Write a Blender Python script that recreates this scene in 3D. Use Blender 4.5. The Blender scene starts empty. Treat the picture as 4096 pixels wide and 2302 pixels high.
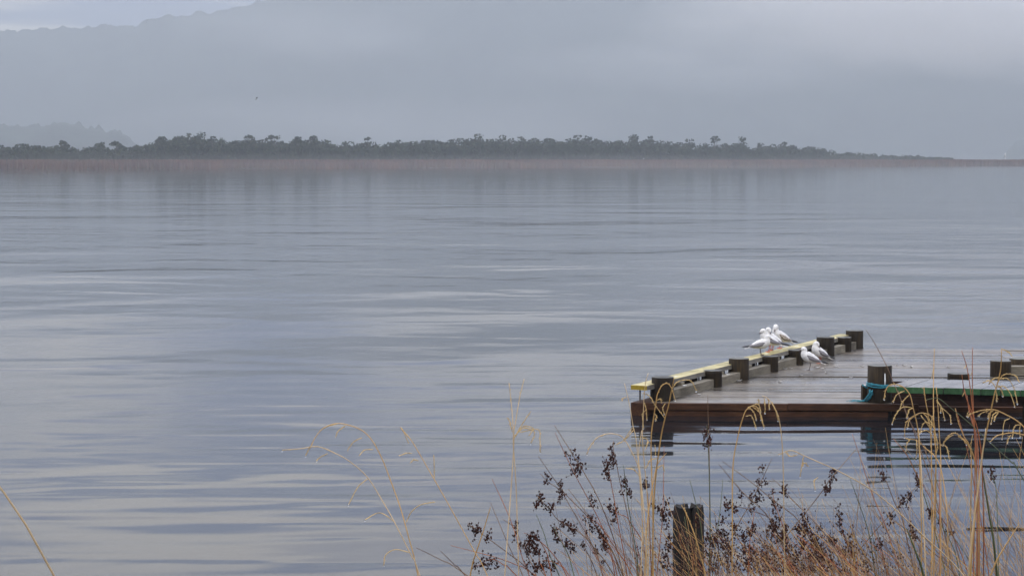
import bpy, math, random
import numpy as np
from mathutils import Vector, Matrix, noise

R = math.radians
sc = bpy.context.scene
col = sc.collection
rnd = random.Random(11)
nrs = np.random.RandomState(5)

# ------------------------------------------------------------------ camera
H = 2.74                      # eye above the water
FPX = 7950.0                  # focal length in pixels of the 4096 px wide photograph
CX, CY, HOR = 2048.0, 1151.0, 639.0
PITCH = math.atan((CY - HOR) / FPX)
cam_d = bpy.data.cameras.new('camera')
cam_d.sensor_width = 36.0
cam_d.lens = FPX / 4096 * 36
cam_d.clip_start = 0.1
cam_d.clip_end = 30000
cam_d.dof.use_dof = True
cam_d.dof.focus_distance = 23.0
cam_d.dof.aperture_fstop = 48.0
cam = bpy.data.objects.new('camera', cam_d)
col.objects.link(cam)
cam.location = (0, 0, H)
cam.rotation_euler = (math.pi / 2 - PITCH, 0, 0)
sc.camera = cam

# ------------------------------------------------------------------ sky, sun, exposure
SUN_EL, SUN_AZ = R(48), R(-35)         # azimuth from +Y towards +X
world = bpy.data.worlds.new('World')
sc.world = world
world.use_nodes = True
wn, wl = world.node_tree.nodes, world.node_tree.links
for n in list(wn): wn.remove(n)
def N(tree, kind, **kw):
    n = tree.nodes.new(kind)
    for k, v in kw.items():
        if k.startswith('in_'):
            key = k[3:]
            n.inputs[int(key) if key.isdigit() else key.replace('_', ' ')].default_value = v
        else: setattr(n, k, v)
    return n
wt = world.node_tree
sky = N(wt, 'ShaderNodeTexSky', sky_type='NISHITA', sun_disc=False, sun_elevation=SUN_EL, sun_rotation=SUN_AZ, air_density=1.0, dust_density=3.0, ozone_density=1.5)
tc = N(wt, 'ShaderNodeTexCoord')
sep = N(wt, 'ShaderNodeSeparateXYZ'); wl.new(tc.outputs['Generated'], sep.inputs[0])
az = N(wt, 'ShaderNodeMath', operation='ABSOLUTE'); wl.new(sep.outputs['Z'], az.inputs[0])
ad = N(wt, 'ShaderNodeMath', operation='ADD', in_1=0.10); wl.new(az.outputs[0], ad.inputs[0])
dx = N(wt, 'ShaderNodeMath', operation='DIVIDE'); wl.new(sep.outputs['X'], dx.inputs[0]); wl.new(ad.outputs[0], dx.inputs[1])
dy = N(wt, 'ShaderNodeMath', operation='DIVIDE'); wl.new(sep.outputs['Y'], dy.inputs[0]); wl.new(ad.outputs[0], dy.inputs[1])
cmb = N(wt, 'ShaderNodeCombineXYZ'); wl.new(dx.outputs[0], cmb.inputs[0]); wl.new(dy.outputs[0], cmb.inputs[1])
cn = N(wt, 'ShaderNodeTexNoise', in_Scale=0.62, in_Detail=5.0, in_Roughness=0.55, in_Distortion=0.4)
wl.new(cmb.outputs[0], cn.inputs['Vector'])
cr = N(wt, 'ShaderNodeValToRGB')
cr.color_ramp.elements[0].position = 0.455; cr.color_ramp.elements[0].color = (2.2, 2.85, 4.85, 1)
cr.color_ramp.elements[1].position = 0.55; cr.color_ramp.elements[1].color = (8.6, 8.2, 7.8, 1)
wl.new(cn.outputs['Fac'], cr.inputs[0])
mx = N(wt, 'ShaderNodeMix', data_type='RGBA'); mx.inputs['Factor'].default_value = 0.86
zg = N(wt, 'ShaderNodeMath', operation='MULTIPLY_ADD', in_1=1.3, in_2=0.85); wl.new(az.outputs[0], zg.inputs[0])
vm = N(wt, 'ShaderNodeVectorMath', operation='SCALE'); wl.new(cr.outputs[0], vm.inputs[0]); wl.new(zg.outputs[0], vm.inputs['Scale'])
wl.new(sky.outputs[0], mx.inputs['A']); wl.new(vm.outputs[0], mx.inputs['B'])
bg = N(wt, 'ShaderNodeBackground', in_Strength=0.15)
wl.new(mx.outputs['Result'], bg.inputs['Color'])
wo = N(wt, 'ShaderNodeOutputWorld'); wl.new(bg.outputs[0], wo.inputs['Surface'])

sd = bpy.data.lights.new('sun', 'SUN'); sd.energy = 1.1; sd.angle = R(16); sd.color = (1.0, 0.95, 0.88)
sun = bpy.data.objects.new('sun', sd); col.objects.link(sun)
sv = Vector((math.sin(SUN_AZ) * math.cos(SUN_EL), math.cos(SUN_AZ) * math.cos(SUN_EL), math.sin(SUN_EL)))
sun.rotation_euler = sv.to_track_quat('Z', 'Y').to_euler()

sc.view_settings.view_transform = 'Standard'
sc.view_settings.look = 'None'
sc.view_settings.exposure = 0.52
sc.view_settings.gamma = 1.0
sc.view_settings.use_curve_mapping = False
sc.render.engine = 'CYCLES'
sc.cycles.use_denoising = True
sc.cycles.max_bounces = 6
sc.cycles.diffuse_bounces = 3
sc.cycles.glossy_bounces = 3
sc.cycles.transmission_bounces = 4
sc.cycles.transparent_max_bounces = 8
sc.cycles.volume_bounces = 1
sc.cycles.sample_clamp_indirect = 4.0

# ------------------------------------------------------------------ helpers
def PT(x, y, d):
    """point at forward distance d seen at photo pixel x, y"""
    return Vector(((x - CX) / FPX * d, d, H - (y - HOR) / FPX * d))

class MB:
    def __init__(s): s.v = []; s.f = []; s.m = []
    def add(s, vs, fs, mi=0):
        o = len(s.v); s.v.extend([tuple(p) for p in vs]); s.f.extend([tuple(i + o for i in f) for f in fs]); s.m.extend([mi] * len(fs))
    def box(s, lo, hi, mi=0, mat=None):
        (a, b, c), (d, e, f) = lo, hi
        vs = [Vector(p) for p in ((a,b,c),(d,b,c),(d,e,c),(a,e,c),(a,b,f),(d,b,f),(d,e,f),(a,e,f))]
        if mat: vs = [mat @ p for p in vs]
        s.add(vs, [(0,3,2,1),(4,5,6,7),(0,1,5,4),(1,2,6,5),(2,3,7,6),(3,0,4,7)], mi)
    def tube(s, pts, rad, sides=5, mi=0, cap=True):
        pts = [Vector(p) for p in pts]; n = len(pts)
        if not hasattr(rad, '__len__'): rad = [rad] * n
        vs = []
        up = Vector((0.13, 1, 0.07)).normalized()
        for i, p in enumerate(pts):
            t = (pts[min(i+1, n-1)] - pts[max(i-1, 0)])
            if t.length < 1e-9: t = Vector((0, 0, 1))
            t.normalize()
            a = t.cross(up)
            if a.length < 0.05: a = t.cross(Vector((1, 0, 0)))
            a.normalize(); b = a.cross(t)
            for k in range(sides):
                w = 2 * math.pi * k / sides
                vs.append(p + (a * math.cos(w) + b * math.sin(w)) * rad[i])
        fs = []
        for i in range(n - 1):
            for k in range(sides):
                k2 = (k + 1) % sides
                fs.append((i*sides+k, i*sides+k2, (i+1)*sides+k2, (i+1)*sides+k))
        if cap: fs.append(tuple(range(sides))[::-1]); fs.append(tuple((n-1)*sides + k for k in range(sides)))
        s.add(vs, fs, mi)
    def ell(s, c, r, rings=6, seg=8, mat=None, mi=0):
        vs = [Vector((0, 0, 1))]
        for i in range(1, rings):
            t = math.pi * i / rings
            for k in range(seg):
                w = 2 * math.pi * k / seg
                vs.append(Vector((math.sin(t)*math.cos(w), math.sin(t)*math.sin(w), math.cos(t))))
        vs.append(Vector((0, 0, -1)))
        vs = [Vector((p.x*r[0], p.y*r[1], p.z*r[2])) for p in vs]
        if mat: vs = [mat @ p for p in vs]
        vs = [p + Vector(c) for p in vs]
        fs = [(0, 1+k, 1+(k+1) % seg) for k in range(seg)]
        for i in range(rings - 2):
            for k in range(seg):
                a = 1+i*seg+k; b = 1+i*seg+(k+1) % seg
                fs.append((a, a+seg, b+seg, b))
        L = len(vs) - 1; o = 1 + (rings-2)*seg
        fs += [(L, o+(k+1) % seg, o+k) for k in range(seg)]
        s.add(vs, fs, mi)
    def mesh(s, name, mats, smooth=False):
        me = bpy.data.meshes.new(name)
        me.from_pydata(s.v, [], s.f)
        for m in (mats if isinstance(mats, (list, tuple)) else [mats]): me.materials.append(m)
        me.polygons.foreach_set('material_index', s.m)
        if smooth: me.polygons.foreach_set('use_smooth', [True] * len(me.polygons))
        me.update()
        return me
    def build(s, name, mats, parent=None, smooth=False, bevel=0.0):
        return link(name, s.mesh(name, mats, smooth), parent, bevel)

def link(name, me, parent=None, bevel=0.0):
    o = bpy.data.objects.new(name, me); col.objects.link(o)
    if parent: o.parent = parent
    if bevel:
        b = o.modifiers.new('bevel', 'BEVEL'); b.width = bevel; b.segments = 2; b.limit_method = 'ANGLE'
    return o

def quads_mesh(name, V, mats, mi=None, parent=None, smooth=False):
    """V: (n,4,3) array of quads"""
    n = len(V)
    me = bpy.data.meshes.new(name)
    me.vertices.add(n*4); me.loops.add(n*4); me.polygons.add(n)
    me.vertices.foreach_set('co', np.asarray(V, dtype=np.float32).ravel())
    me.loops.foreach_set('vertex_index', np.arange(n*4, dtype=np.int32))
    me.polygons.foreach_set('loop_start', np.arange(0, n*4, 4, dtype=np.int32))
    for m in (mats if isinstance(mats, (list, tuple)) else [mats]): me.materials.append(m)
    if mi is not None: me.polygons.foreach_set('material_index', np.asarray(mi, dtype=np.int32))
    me.update(calc_edges=True); me.validate()
    return link(name, me, parent)

def empty(name, loc=(0, 0, 0)):
    o = bpy.data.objects.new(name, None); o.location = loc; o.empty_display_size = 0.2; col.objects.link(o); return o
def tag(o, label=None, cat=None, group=None, kind=None):
    if label: o['label'] = label
    if cat: o['category'] = cat
    if group: o['group'] = group
    if kind: o['kind'] = kind
    return o
def keep_world(o, parent):
    o.parent = parent; o.matrix_parent_inverse = Matrix.Translation(-Vector(parent.location))
def smooth_path(pts, per=5):
    pts = [Vector(p) for p in pts]
    if len(pts) < 3: return pts
    out = []
    P = [pts[0]*2 - pts[1]] + pts + [pts[-1]*2 - pts[-2]]
    for i in range(1, len(P) - 2):
        a, b, c, d = P[i-1:i+3]
        for k in range(per):
            t = k / per
            out.append(0.5*((2*b) + (c-a)*t + (2*a-5*b+4*c-d)*t*t + (3*b-a-3*c+d)*t**3))
    out.append(pts[-1])
    return out

# ------------------------------------------------------------------ materials
def new_mat(name):
    m = bpy.data.materials.new(name); m.use_nodes = True
    t = m.node_tree; b = t.nodes['Principled BSDF']
    return m, t, b
def ramp(t, fac, stops):
    r = t.nodes.new('ShaderNodeValToRGB')
    e = r.color_ramp.elements
    while len(e) > 1: e.remove(e[-1])
    e[0].position = stops[0][0]; e[0].color = (*stops[0][1], 1)
    for p, c in stops[1:]:
        k = e.new(p); k.color = (*c, 1)
    t.links.new(fac, r.inputs[0]); return r.outputs[0]
def coords(t, scale=(1, 1, 1), rot=(0, 0, 0), which='Object'):
    c = t.nodes.new('ShaderNodeTexCoord'); mp = t.nodes.new('ShaderNodeMapping')
    mp.inputs['Scale'].default_value = scale; mp.inputs['Rotation'].default_value = rot
    t.links.new(c.outputs[which], mp.inputs['Vector']); return mp.outputs[0]
def noise_fac(t, vec, scale, detail=3.0, rough=0.5, dist=0.0):
    n = N(t, 'ShaderNodeTexNoise', in_Scale=scale, in_Detail=detail, in_Roughness=rough, in_Distortion=dist)
    t.links.new(vec, n.inputs['Vector']); return n.outputs['Fac']
def mixc(t, fac, a, b, mode='MIX'):
    m = N(t, 'ShaderNodeMix', data_type='RGBA', blend_type=mode)
    for s, k in ((fac, 'Factor'), (a, 'A'), (b, 'B')):
        if hasattr(s, 'links'): t.links.new(s, m.inputs[k])
        else: m.inputs[k].default_value = s if k == 'Factor' else (*s, 1)
    return m.outputs['Result']
def bump(t, b, h, strength=0.5, dist=0.01):
    n = N(t, 'ShaderNodeBump', in_Strength=strength, in_Distance=dist)
    t.links.new(h, n.inputs['Height']); t.links.new(n.outputs[0], b.inputs['Normal']); return n
def mth(t, op, a, b):
    m = t.nodes.new('ShaderNodeMath'); m.operation = op
    for i, s in enumerate((a, b)):
        if hasattr(s, 'links'): t.links.new(s, m.inputs[i])
        else: m.inputs[i].default_value = s
    return m.outputs[0]

def wood(name, c0, c1, c2, grain=(1, 1, 1), rough=(0.3, 0.6), wet=0.0, rot=(0,0,0), per_piece=0.25, gscale=14, spec=0.25):
    m, t, b = new_mat(name)
    v = coords(t, grain, rot)
    g = noise_fac(t, v, gscale, 6, 0.65, 0.3)
    base = ramp(t, g, [(0.28, c0), (0.5, c1), (0.74, c2)])
    v2 = coords(t)
    blot = noise_fac(t, v2, 2.6, 4, 0.6)
    base = mixc(t, ramp(t, blot, [(0.42, (0, 0, 0)), (0.7, (0.7, 0.7, 0.7))]), base, tuple(x*0.5 for x in c0))
    oi = t.nodes.new('ShaderNodeObjectInfo')
    k = mth(t, 'ADD', mth(t, 'MULTIPLY', oi.outputs['Random'], per_piece*2), 1-per_piece)
    hsv = t.nodes.new('ShaderNodeHueSaturation'); t.links.new(base, hsv.inputs['Color']); t.links.new(k, hsv.inputs['Value'])
    t.links.new(hsv.outputs[0], b.inputs['Base Color'])
    rr = mth(t, 'ADD', mth(t, 'MULTIPLY', blot, (rough[1]-rough[0])*1.6), rough[0]-0.15*(rough[1]-rough[0]))
    if wet: rr = mth(t, 'ADD', rr, mth(t, 'MULTIPLY', mth(t, 'SUBTRACT', oi.outputs['Random'], .5), .22))
    t.links.new(rr, b.inputs['Roughness'])
    b.inputs['Coat Weight'].default_value = wet; b.inputs['Coat Roughness'].default_value = 0.12
    bump(t, b, g, 0.5, 0.004)
    b.inputs['Specular IOR Level'].default_value = spec
    return m

M = {}
M['deck'] = wood('wet_deck_wood', (0.045, 0.034, 0.023), (0.10, 0.080, 0.055), (0.17, 0.14, 0.10), (0.25, 5, 5), (0.22, 0.46), 0.3, rot=(0, 0, R(2.6)), per_piece=0.55, spec=0.6)
M['pile'] = wood('pile_wood', (0.006, 0.0033, 0.0013), (0.018, 0.011, 0.004), (0.045, 0.029, 0.009), (4, 4, 0.3), (0.7, 0.95), per_piece=0.3)
M['pile_top'] = wood('pile_top_wood', (0.05, 0.05, 0.042), (0.10, 0.10, 0.085), (0.15, 0.15, 0.13), (3, 3, 3), (0.35, 0.6))
M['fascia'] = wood('red_brown_wood', (0.016, 0.006, 0.002), (0.055, 0.021, 0.008), (0.105, 0.044, 0.016), (0.3, 6, 6), (0.6, 0.9), per_piece=0.15)
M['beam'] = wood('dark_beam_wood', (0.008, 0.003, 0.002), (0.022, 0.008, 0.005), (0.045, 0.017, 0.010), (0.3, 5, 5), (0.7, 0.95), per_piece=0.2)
M['kerb'] = wood('grey_kerb_wood', (0.10, 0.085, 0.06), (0.19, 0.165, 0.12), (0.27, 0.24, 0.18), (0.5, 0.5, 5), (0.5, 0.8), per_piece=0.15)
M['rail_side'] = wood('rail_side_wood', (0.11, 0.10, 0.085), (0.17, 0.155, 0.13), (0.24, 0.22, 0.17), (0.5, 0.5, 5), (0.5, 0.8), per_piece=0.1)
M['rail_top'] = wood('worn_yellow_paint', (0.20, 0.17, 0.07), (0.46, 0.39, 0.17), (0.60, 0.53, 0.28), (1.2, 1.2, 1), (0.3, 0.6), per_piece=0.05, gscale=7)
M['rail_end'] = wood('yellow_paint', (0.16, 0.12, 0.02), (0.30, 0.21, 0.02), (0.42, 0.30, 0.03), (3, 3, 3), (0.4, 0.6), per_piece=0.0)
M['green'] = wood('green_painted_wood', (0.02, 0.055, 0.02), (0.035, 0.10, 0.035), (0.06, 0.13, 0.055), (3, 3, 0.8), (0.4, 0.7), per_piece=0.3)
M['gangway'] = wood('wet_pale_wood', (0.07, 0.06, 0.05), (0.135, 0.12, 0.10), (0.21, 0.185, 0.16), (4, 0.4, 4), (0.16, 0.38), 0.5, rot=(0, 0, R(27)), per_piece=0.3)
M['rotten'] = wood('rotten_wood', (0.003, 0.0025, 0.002), (0.009, 0.0075, 0.006), (0.022, 0.018, 0.014), (4, 4, 0.35), (0.6, 0.9))

def plain(name, c, rough=0.6, var=0.3, scale=20, spec=0.5, trans=0.0, c2=None):
    m, t, b = new_mat(name)
    f = noise_fac(t, coords(t), scale, 3, 0.6)
    c2 = c2 or tuple(min(1, x*(1+var)) for x in c)
    t.links.new(ramp(t, f, [(0.35, tuple(x*(1-var) for x in c)), (0.65, c2)]), b.inputs['Base Color'])
    b.inputs['Roughness'].default_value = rough
    b.inputs['Specular IOR Level'].default_value = spec
    if trans:
        b.inputs['Transmission Weight'].default_value = trans; b.inputs['IOR'].default_value = 1.33
    return m
M['metal'] = plain('rusty_steel', (0.08, 0.06, 0.05), 0.5)
M['rope'] = plain('turquoise_rope', (0.025, 0.20, 0.25), 0.8, 0.5, 60)
M['white_paint'] = plain('white_droppings', (0.7, 0.7, 0.66), 0.6, 0.1)
M['straw'] = plain('straw_stem', (0.42, 0.25, 0.08), 0.55, 0.3, 9)
M['straw2'] = plain('pale_straw', (0.50, 0.36, 0.19), 0.55, 0.25, 9)
M['seed'] = plain('straw_seed', (0.48, 0.33, 0.13), 0.7, 0.35, 60)
M['orange'] = plain('orange_stem', (0.25, 0.075, 0.02), 0.5, 0.35, 9)
M['brown'] = plain('brown_stem', (0.12, 0.055, 0.028), 0.5, 0.4, 9, c2=(0.22, 0.13, 0.06))
M['greenstem'] = plain('green_stem', (0.07, 0.085, 0.03), 0.5, 0.3, 9)
M['capsule'] = plain('dark_capsule', (0.018, 0.005, 0.005), 0.6, 0.5, 80, spec=0.2, c2=(0.06, 0.018, 0.009))
M['drop'] = plain('water_drop', (0.9, 0.9, 0.9), 0.02, 0.0, 1, trans=1.0)
M['g_white'] = plain('white_feathers', (0.66, 0.64, 0.60), 0.8, 0.12, 30)
M['g_grey'] = plain('grey_wing_feathers', (0.17, 0.158, 0.16), 0.7, 0.18, 45)
M['g_brown'] = plain('mottled_wing_feathers', (0.17, 0.11, 0.065), 0.7, 0.55, 45, c2=(0.42, 0.36, 0.28))
M['g_black'] = plain('black_primaries', (0.025, 0.025, 0.028), 0.6, 0.3)
M['g_bill'] = plain('dark_red_bill', (0.06, 0.02, 0.02), 0.4, 0.2)
M['g_leg_red'] = plain('orange_red_leg', (0.50, 0.10, 0.04), 0.45, 0.2)
M['g_leg_dark'] = plain('dark_leg', (0.07, 0.04, 0.035), 0.45, 0.2)
M['leaf'] = plain('far_tree_leaves', (0.020, 0.032, 0.016), 0.8, 0.45, 0.35, spec=0.2)
M['leaf2'] = plain('far_tree_leaves_olive', (0.040, 0.050, 0.022), 0.8, 0.4, 0.35, spec=0.2)
M['bark'] = plain('bark', (0.06, 0.05, 0.04), 0.8)
M['reed'] = plain('russet_reeds', (0.11, 0.028, 0.016), 0.8, 0.35, 0.12, c2=(0.15, 0.055, 0.028))
M['reed2'] = plain('tan_reeds', (0.12, 0.055, 0.026), 0.8, 0.35, 0.12)
M['hill'] = plain('wooded_hill', (0.035, 0.045, 0.035), 0.9, 0.5, 0.02, spec=0.1)
M['soil'] = plain('bank_soil', (0.07, 0.055, 0.035), 0.9, 0.4, 3)

# water
m, t, b = new_mat('lake_water'); M['water'] = m
b.inputs['Base Color'].default_value = (0.008, 0.009, 0.011, 1)
b.inputs['Roughness'].default_value = 0.07
b.inputs['IOR'].default_value = 1.333
def wv(scale, rot, loc=(0,0,0)): return coords(t, scale, (0, 0, R(rot)))
n0 = noise_fac(t, wv((0.06, 0.075, 1), 12), 1.0, 1.0, 0.4, 0.8)
n1 = noise_fac(t, wv((0.22, 0.34, 1), 8), 1.0, 1.0, 0.4, 1.0)
n2 = noise_fac(t, wv((0.60, 1.0, 1), -12), 1.0, 1.0, 0.4, 0.9)
n3 = noise_fac(t, wv((1.3, 2.6, 1), 12), 1.0, 1.0, 0.5, 0.4)
yc = N(t, 'ShaderNodeTexCoord'); ys = N(t, 'ShaderNodeSeparateXYZ'); t.links.new(yc.outputs['Object'], ys.inputs[0])
lee = N(t, 'ShaderNodeMapRange', interpolation_type='SMOOTHSTEP'); t.links.new(ys.outputs['Y'], lee.inputs['Value'])     # calmer in the lee of the island
lee.inputs['From Min'].default_value = 25; lee.inputs['From Max'].default_value = 180; lee.inputs['To Min'].default_value = 1; lee.inputs['To Max'].default_value = 0.25
calm = ramp(t, noise_fac(t, wv((0.03, 0.05, 1), 20), 1.0, 2, 0.5, 0.5), [(0.40, (0.15,)*3), (0.60, (1,)*3)])
h = mth(t, 'ADD', mth(t, 'MULTIPLY', n0, 0.16), mth(t, 'MULTIPLY', n1, 0.042))
h = mth(t, 'MULTIPLY', mth(t, 'ADD', h, mth(t, 'MULTIPLY', n2, 0.0095)), lee.outputs[0])
h = mth(t, 'ADD', h, mth(t, 'MULTIPLY', mth(t, 'MULTIPLY', n3, calm), 0.0050))
# wavelets thrown back by the jetty piles die out within some metres
pc = t.nodes.new('ShaderNodeTexCoord'); ds = N(t, 'ShaderNodeVectorMath', operation='DISTANCE'); t.links.new(pc.outputs['Object'], ds.inputs[0]); ds.inputs[1].default_value = (3.4, 18.5, 0)
mr = N(t, 'ShaderNodeMapRange', interpolation_type='SMOOTHSTEP'); t.links.new(ds.outputs['Value'], mr.inputs['Value'])
mr.inputs['From Min'].default_value = 12; mr.inputs['From Max'].default_value = 2; mr.inputs['To Min'].default_value = 0; mr.inputs['To Max'].default_value = 0.025
n4 = noise_fac(t, wv((0.38, 1.9, 1), 3), 1.0, 1.0, 0.45, 0.4)
h = mth(t, 'ADD', h, mth(t, 'MULTIPLY', n4, mr.outputs[0]))
bn = bump(t, b, h, 1.0, 1.0)

# ------------------------------------------------------------------ setting: water, hills, land
def sheet(name, x0, x1, y0, y1, z, mat):
    b_ = MB(); b_.add([(x0,y0,z),(x1,y0,z),(x1,y1,z),(x0,y1,z)], [(0,1,2,3)])
    return b_.build(name, mat)
tag(sheet('water', -2600, 2600, -60, 4600, 0.0, M['water']), kind='structure')

def interp(tab, x):
    xs = [p[0] for p in tab]; ys = [p[1] for p in tab]
    return float(np.interp(x, xs, ys))
def ridge(name, d, prof, x0, x1, step, back, jag, jscale, seed, mat):
    """terrain whose skyline passes the photo-derived heights; slopes towards and away from the camera"""
    xs = np.arange(x0, x1, step); vs = []; fs = []
    rows = 16
    for i, px in enumerate(xs):
        X = (px - CX) / FPX * d
        top = interp(prof, px)
        top = (HOR - top) / FPX * d + H
        for j in range(rows):
            q = j / (rows - 1)
            s = math.sin(q * math.pi) ** 0.8 if 0 < q < 1 else 0.0
            dd = (q - 0.5) * 2 * back
            z = s * top * (1 + 0.10 * noise.noise(Vector((X*0.004, dd*0.004, seed))) * (abs(q-0.5) > 0.04)) - 2
            z += jag * s * (1 if abs(q-.5) < .05 else .12) * (noise.noise(Vector((X*jscale, dd*jscale, seed + 3))) + 0.5*noise.noise(Vector((X*jscale*2.7, dd*jscale*2, seed+9))))
            vs.append((X + dd * X / d, d + dd, z))
    n = len(xs)
    for i in range(n - 1):
        for j in range(rows - 1):
            fs.append((i*rows+j, (i+1)*rows+j, (i+1)*rows+j+1, i*rows+j+1))
    b_ = MB(); b_.add(vs, fs); o = b_.build(name, mat, smooth=False)
    return tag(o, kind='structure')
ridge('hill', 4000, [(-2500, 300), (-600, 190), (0, 122), (240, 118), (560, 100), (720, 62), (900, 45), (1080, 0), (1500, -18), (2100, -30), (2800, -20), (3500, -10), (4300, 60), (5200, 260), (7500, 560)], -2600, 7600, 9, 420, 9, 0.05, 2.0, M['hill'])
ridge('headland', 2300, [(-900, 540), (-300, 500), (20, 492), (60, 505), (190, 498), (225, 486), (270, 482), (310, 492), (345, 506), (400, 510), (430, 520), (452, 510), (490, 522), (520, 545), (560, 575), (640, 600), (760, 632), (800, 645)], -1000, 810, 4, 150, 7, 0.085, 5.0, M['hill'])
ridge('headland', 2900, [(3995, 645), (4030, 590), (4060, 560), (4300, 540), (4900, 560), (5300, 645)], 3990, 5300, 6, 150, 5, 0.045, 8.0, M['hill'])

# shoreline of the island
SH0, SH1 = Vector((-141.3, 548.0, 0)), Vector((234.9, 913.6, 0))
sdir = (SH1 - SH0).normalized(); sn = Vector((-sdir.y, sdir.x, 0))      # away from us, to the left
def shore(px, back=0.0):
    """world point on the line parallel to the shore seen at photo column px"""
    k = (px - CX) / FPX; A0 = SH0 + sn * back
    s = (k * A0.y - A0.x) / (sdir.x - k * sdir.y)
    return A0 + sdir * s
L0, L1 = shore(-1400), shore(4700)
b_ = MB()
nseg = 80; vs = []; fs = []
for i in range(nseg + 1):
    p = L0.lerp(L1, i / nseg)
    for j, (o_, z) in enumerate(((-2 + 1.0*noise.noise(p*0.05), -0.4), (1, 0.25), (14, 0.5), (60, 0.9), (120, 0.5), (140, -0.6))):
        q = p + sn * o_; vs.append((q.x, q.y, z))
for i in range(nseg):
    for j in range(5): fs.append((i*6+j, (i+1)*6+j, (i+1)*6+j+1, i*6+j+1))
b_.add(vs, fs); tag(b_.build('island', M['soil'], smooth=True), kind='structure')

# reed bed along the island
def reed_bed():
    V = []; mi = []
    L = (L1 - L0).length
    for k in range(26000):
        s = rnd.random() * L; o_ = rnd.random() ** 1.3 * 13 - 0.8 + 2.2*noise.noise(Vector((s*.025, 7, 0))) + .8*noise.noise(Vector((s*.15, 2, 0)))
        p = L0 + sdir * s + sn * o_
        hgt = (1.9 + 0.95 * min(1, (o_+1)/3.5)) * (0.93 + 0.1*rnd.random()) + 0.22 * noise.noise(Vector((s*0.06, 0, 3)))
        w = 0.13 + 0.16 * rnd.random(); a = rnd.random() * math.pi
        ux, uy = math.cos(a)*w, math.sin(a)*w; lx, ly = rnd.uniform(-.15, .15), rnd.uniform(-.15, .15)
        V.append([(p.x-ux, p.y-uy, -0.05), (p.x+ux, p.y+uy, -0.05), (p.x+ux*.4+lx, p.y+uy*.4+ly, hgt), (p.x-ux*.4+lx, p.y-uy*.4+ly, hgt)])
        mi.append(1 if noise.noise(Vector((s*0.03, o_*0.3, 1))) + rnd.uniform(-.3, .3) > 0.15 else 0)
    o = quads_mesh('reed_bed', V, [M['reed'], M['reed2']], mi)
    tag(o, 'russet brown band of reeds along the shore of the far island', 'reeds', kind='stuff')
reed_bed()

TOPS = [(-1400, 590), (0, 588), (60, 582), (140, 582), (230, 586), (330, 592), (400, 585), (440, 588), (560, 585), (640, 560), (720, 552), (790, 545), (860, 560), (900, 560), (985, 552), (1060, 562), (1180, 560), (1260, 562), (1350, 575), (1450, 572), (1600, 568), (1750, 566), (1900, 556), (2050, 560), (2200, 558), (2330, 555), (2450, 558), (2600, 560), (2700, 572), (2800, 578), (2900, 575), (2960, 566), (3000, 590), (3060, 584), (3150, 580), (3250, 588), (3330, 604), (3450, 614), (3600, 620), (3700, 624), (3780, 628), (3808, 630)]
def tree_quads(base, height, rx, n, V, mi, flat=0.55, low=0.25):
    """leaf clumps through the volume of an uneven crown made of a few sub-crowns"""
    subs = []
    for _ in range(rnd.randint(3, 5)):
        a = rnd.random()*6.28; r = rx*0.55*rnd.random()
        subs.append((base.x+math.cos(a)*r, base.y+math.sin(a)*r, height*(low+0.35+(0.62-low-0.05)*rnd.random()), rx*rnd.uniform(.4, .75)))
    subs.append((base.x, base.y, height - rx*flat*0.5, rx*0.6))
    for _ in range(n):
        cx, cy, cz, r = rnd.choice(subs)
        while True:
            u = Vector((rnd.uniform(-1, 1), rnd.uniform(-1, 1), rnd.uniform(-1, 1)))
            if u.length < 1: break
        u = u.normalized() * (u.length ** 0.5)
        c = Vector((cx + u.x*r, cy + u.y*r, min(cz + u.z*r*flat, height)))
        sz = rnd.uniform(.16, .38)
        a = Vector((rnd.gauss(0, 1), rnd.gauss(0, 1), rnd.gauss(0, .6))).normalized()
        b = a.cross(Vector((rnd.gauss(0, 1), rnd.gauss(0, 1), rnd.gauss(0, 1)))).normalized()
        a *= sz*1.3; b *= sz
        V.append([c-a-b*.6, c+a*.7-b, c+a+b*.7, c-a*.6+b]); mi.append(1 if rnd.random() < 0.3 else 0)
def wood_mass():
    V = []; mi = []
    px = -1400
    while px < 3806:
        p0 = shore(px)
        for row in range(3):
            back = 12 + row*8 + rnd.uniform(-3, 3)
            pxx = px + rnd.uniform(-9, 9)
            if pxx > 3806: continue
            p = shore(pxx, back)
            topy = interp(TOPS, pxx)
            htop = H + (HOR - topy)/FPX*p.y
            hh = htop * (0.82 + 0.24*rnd.random()**1.5) if row else htop*(0.74+0.2*rnd.random())
            hh = max(hh, 2.9)
            tree_quads(p, hh, min(1.2 + hh*0.18*rnd.uniform(.8, 1.4), hh*0.5), int(75 + hh*9), V, mi, 0.6, 0.0)
        # understorey
        for _ in range(44):
            p = shore(px + rnd.uniform(-10, 10), 10 + rnd.uniform(0, 4))
            z = rnd.uniform(0.8, max(3.2, H + (HOR - interp(TOPS, px))/FPX*p.y - 2.5))
            a = rnd.uniform(.5, .9)
            th = rnd.uniform(-.6, .6) - .78
            ux, uy = math.cos(th)*a, math.sin(th)*a
            V.append([(p.x-ux, p.y-uy, z-a), (p.x+ux, p.y+uy, z-a*.8), (p.x+ux*.8, p.y+uy*.8, z+a*.7), (p.x-ux*.7, p.y-uy*.7, z+a)]); mi.append(0)
        px += 20
    o = quads_mesh('island_wood', V, [M['leaf'], M['leaf2']], mi)
    tag(o, 'dark green low wood that covers the far island behind the reeds', 'woodland', kind='stuff')
wood_mass()
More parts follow.
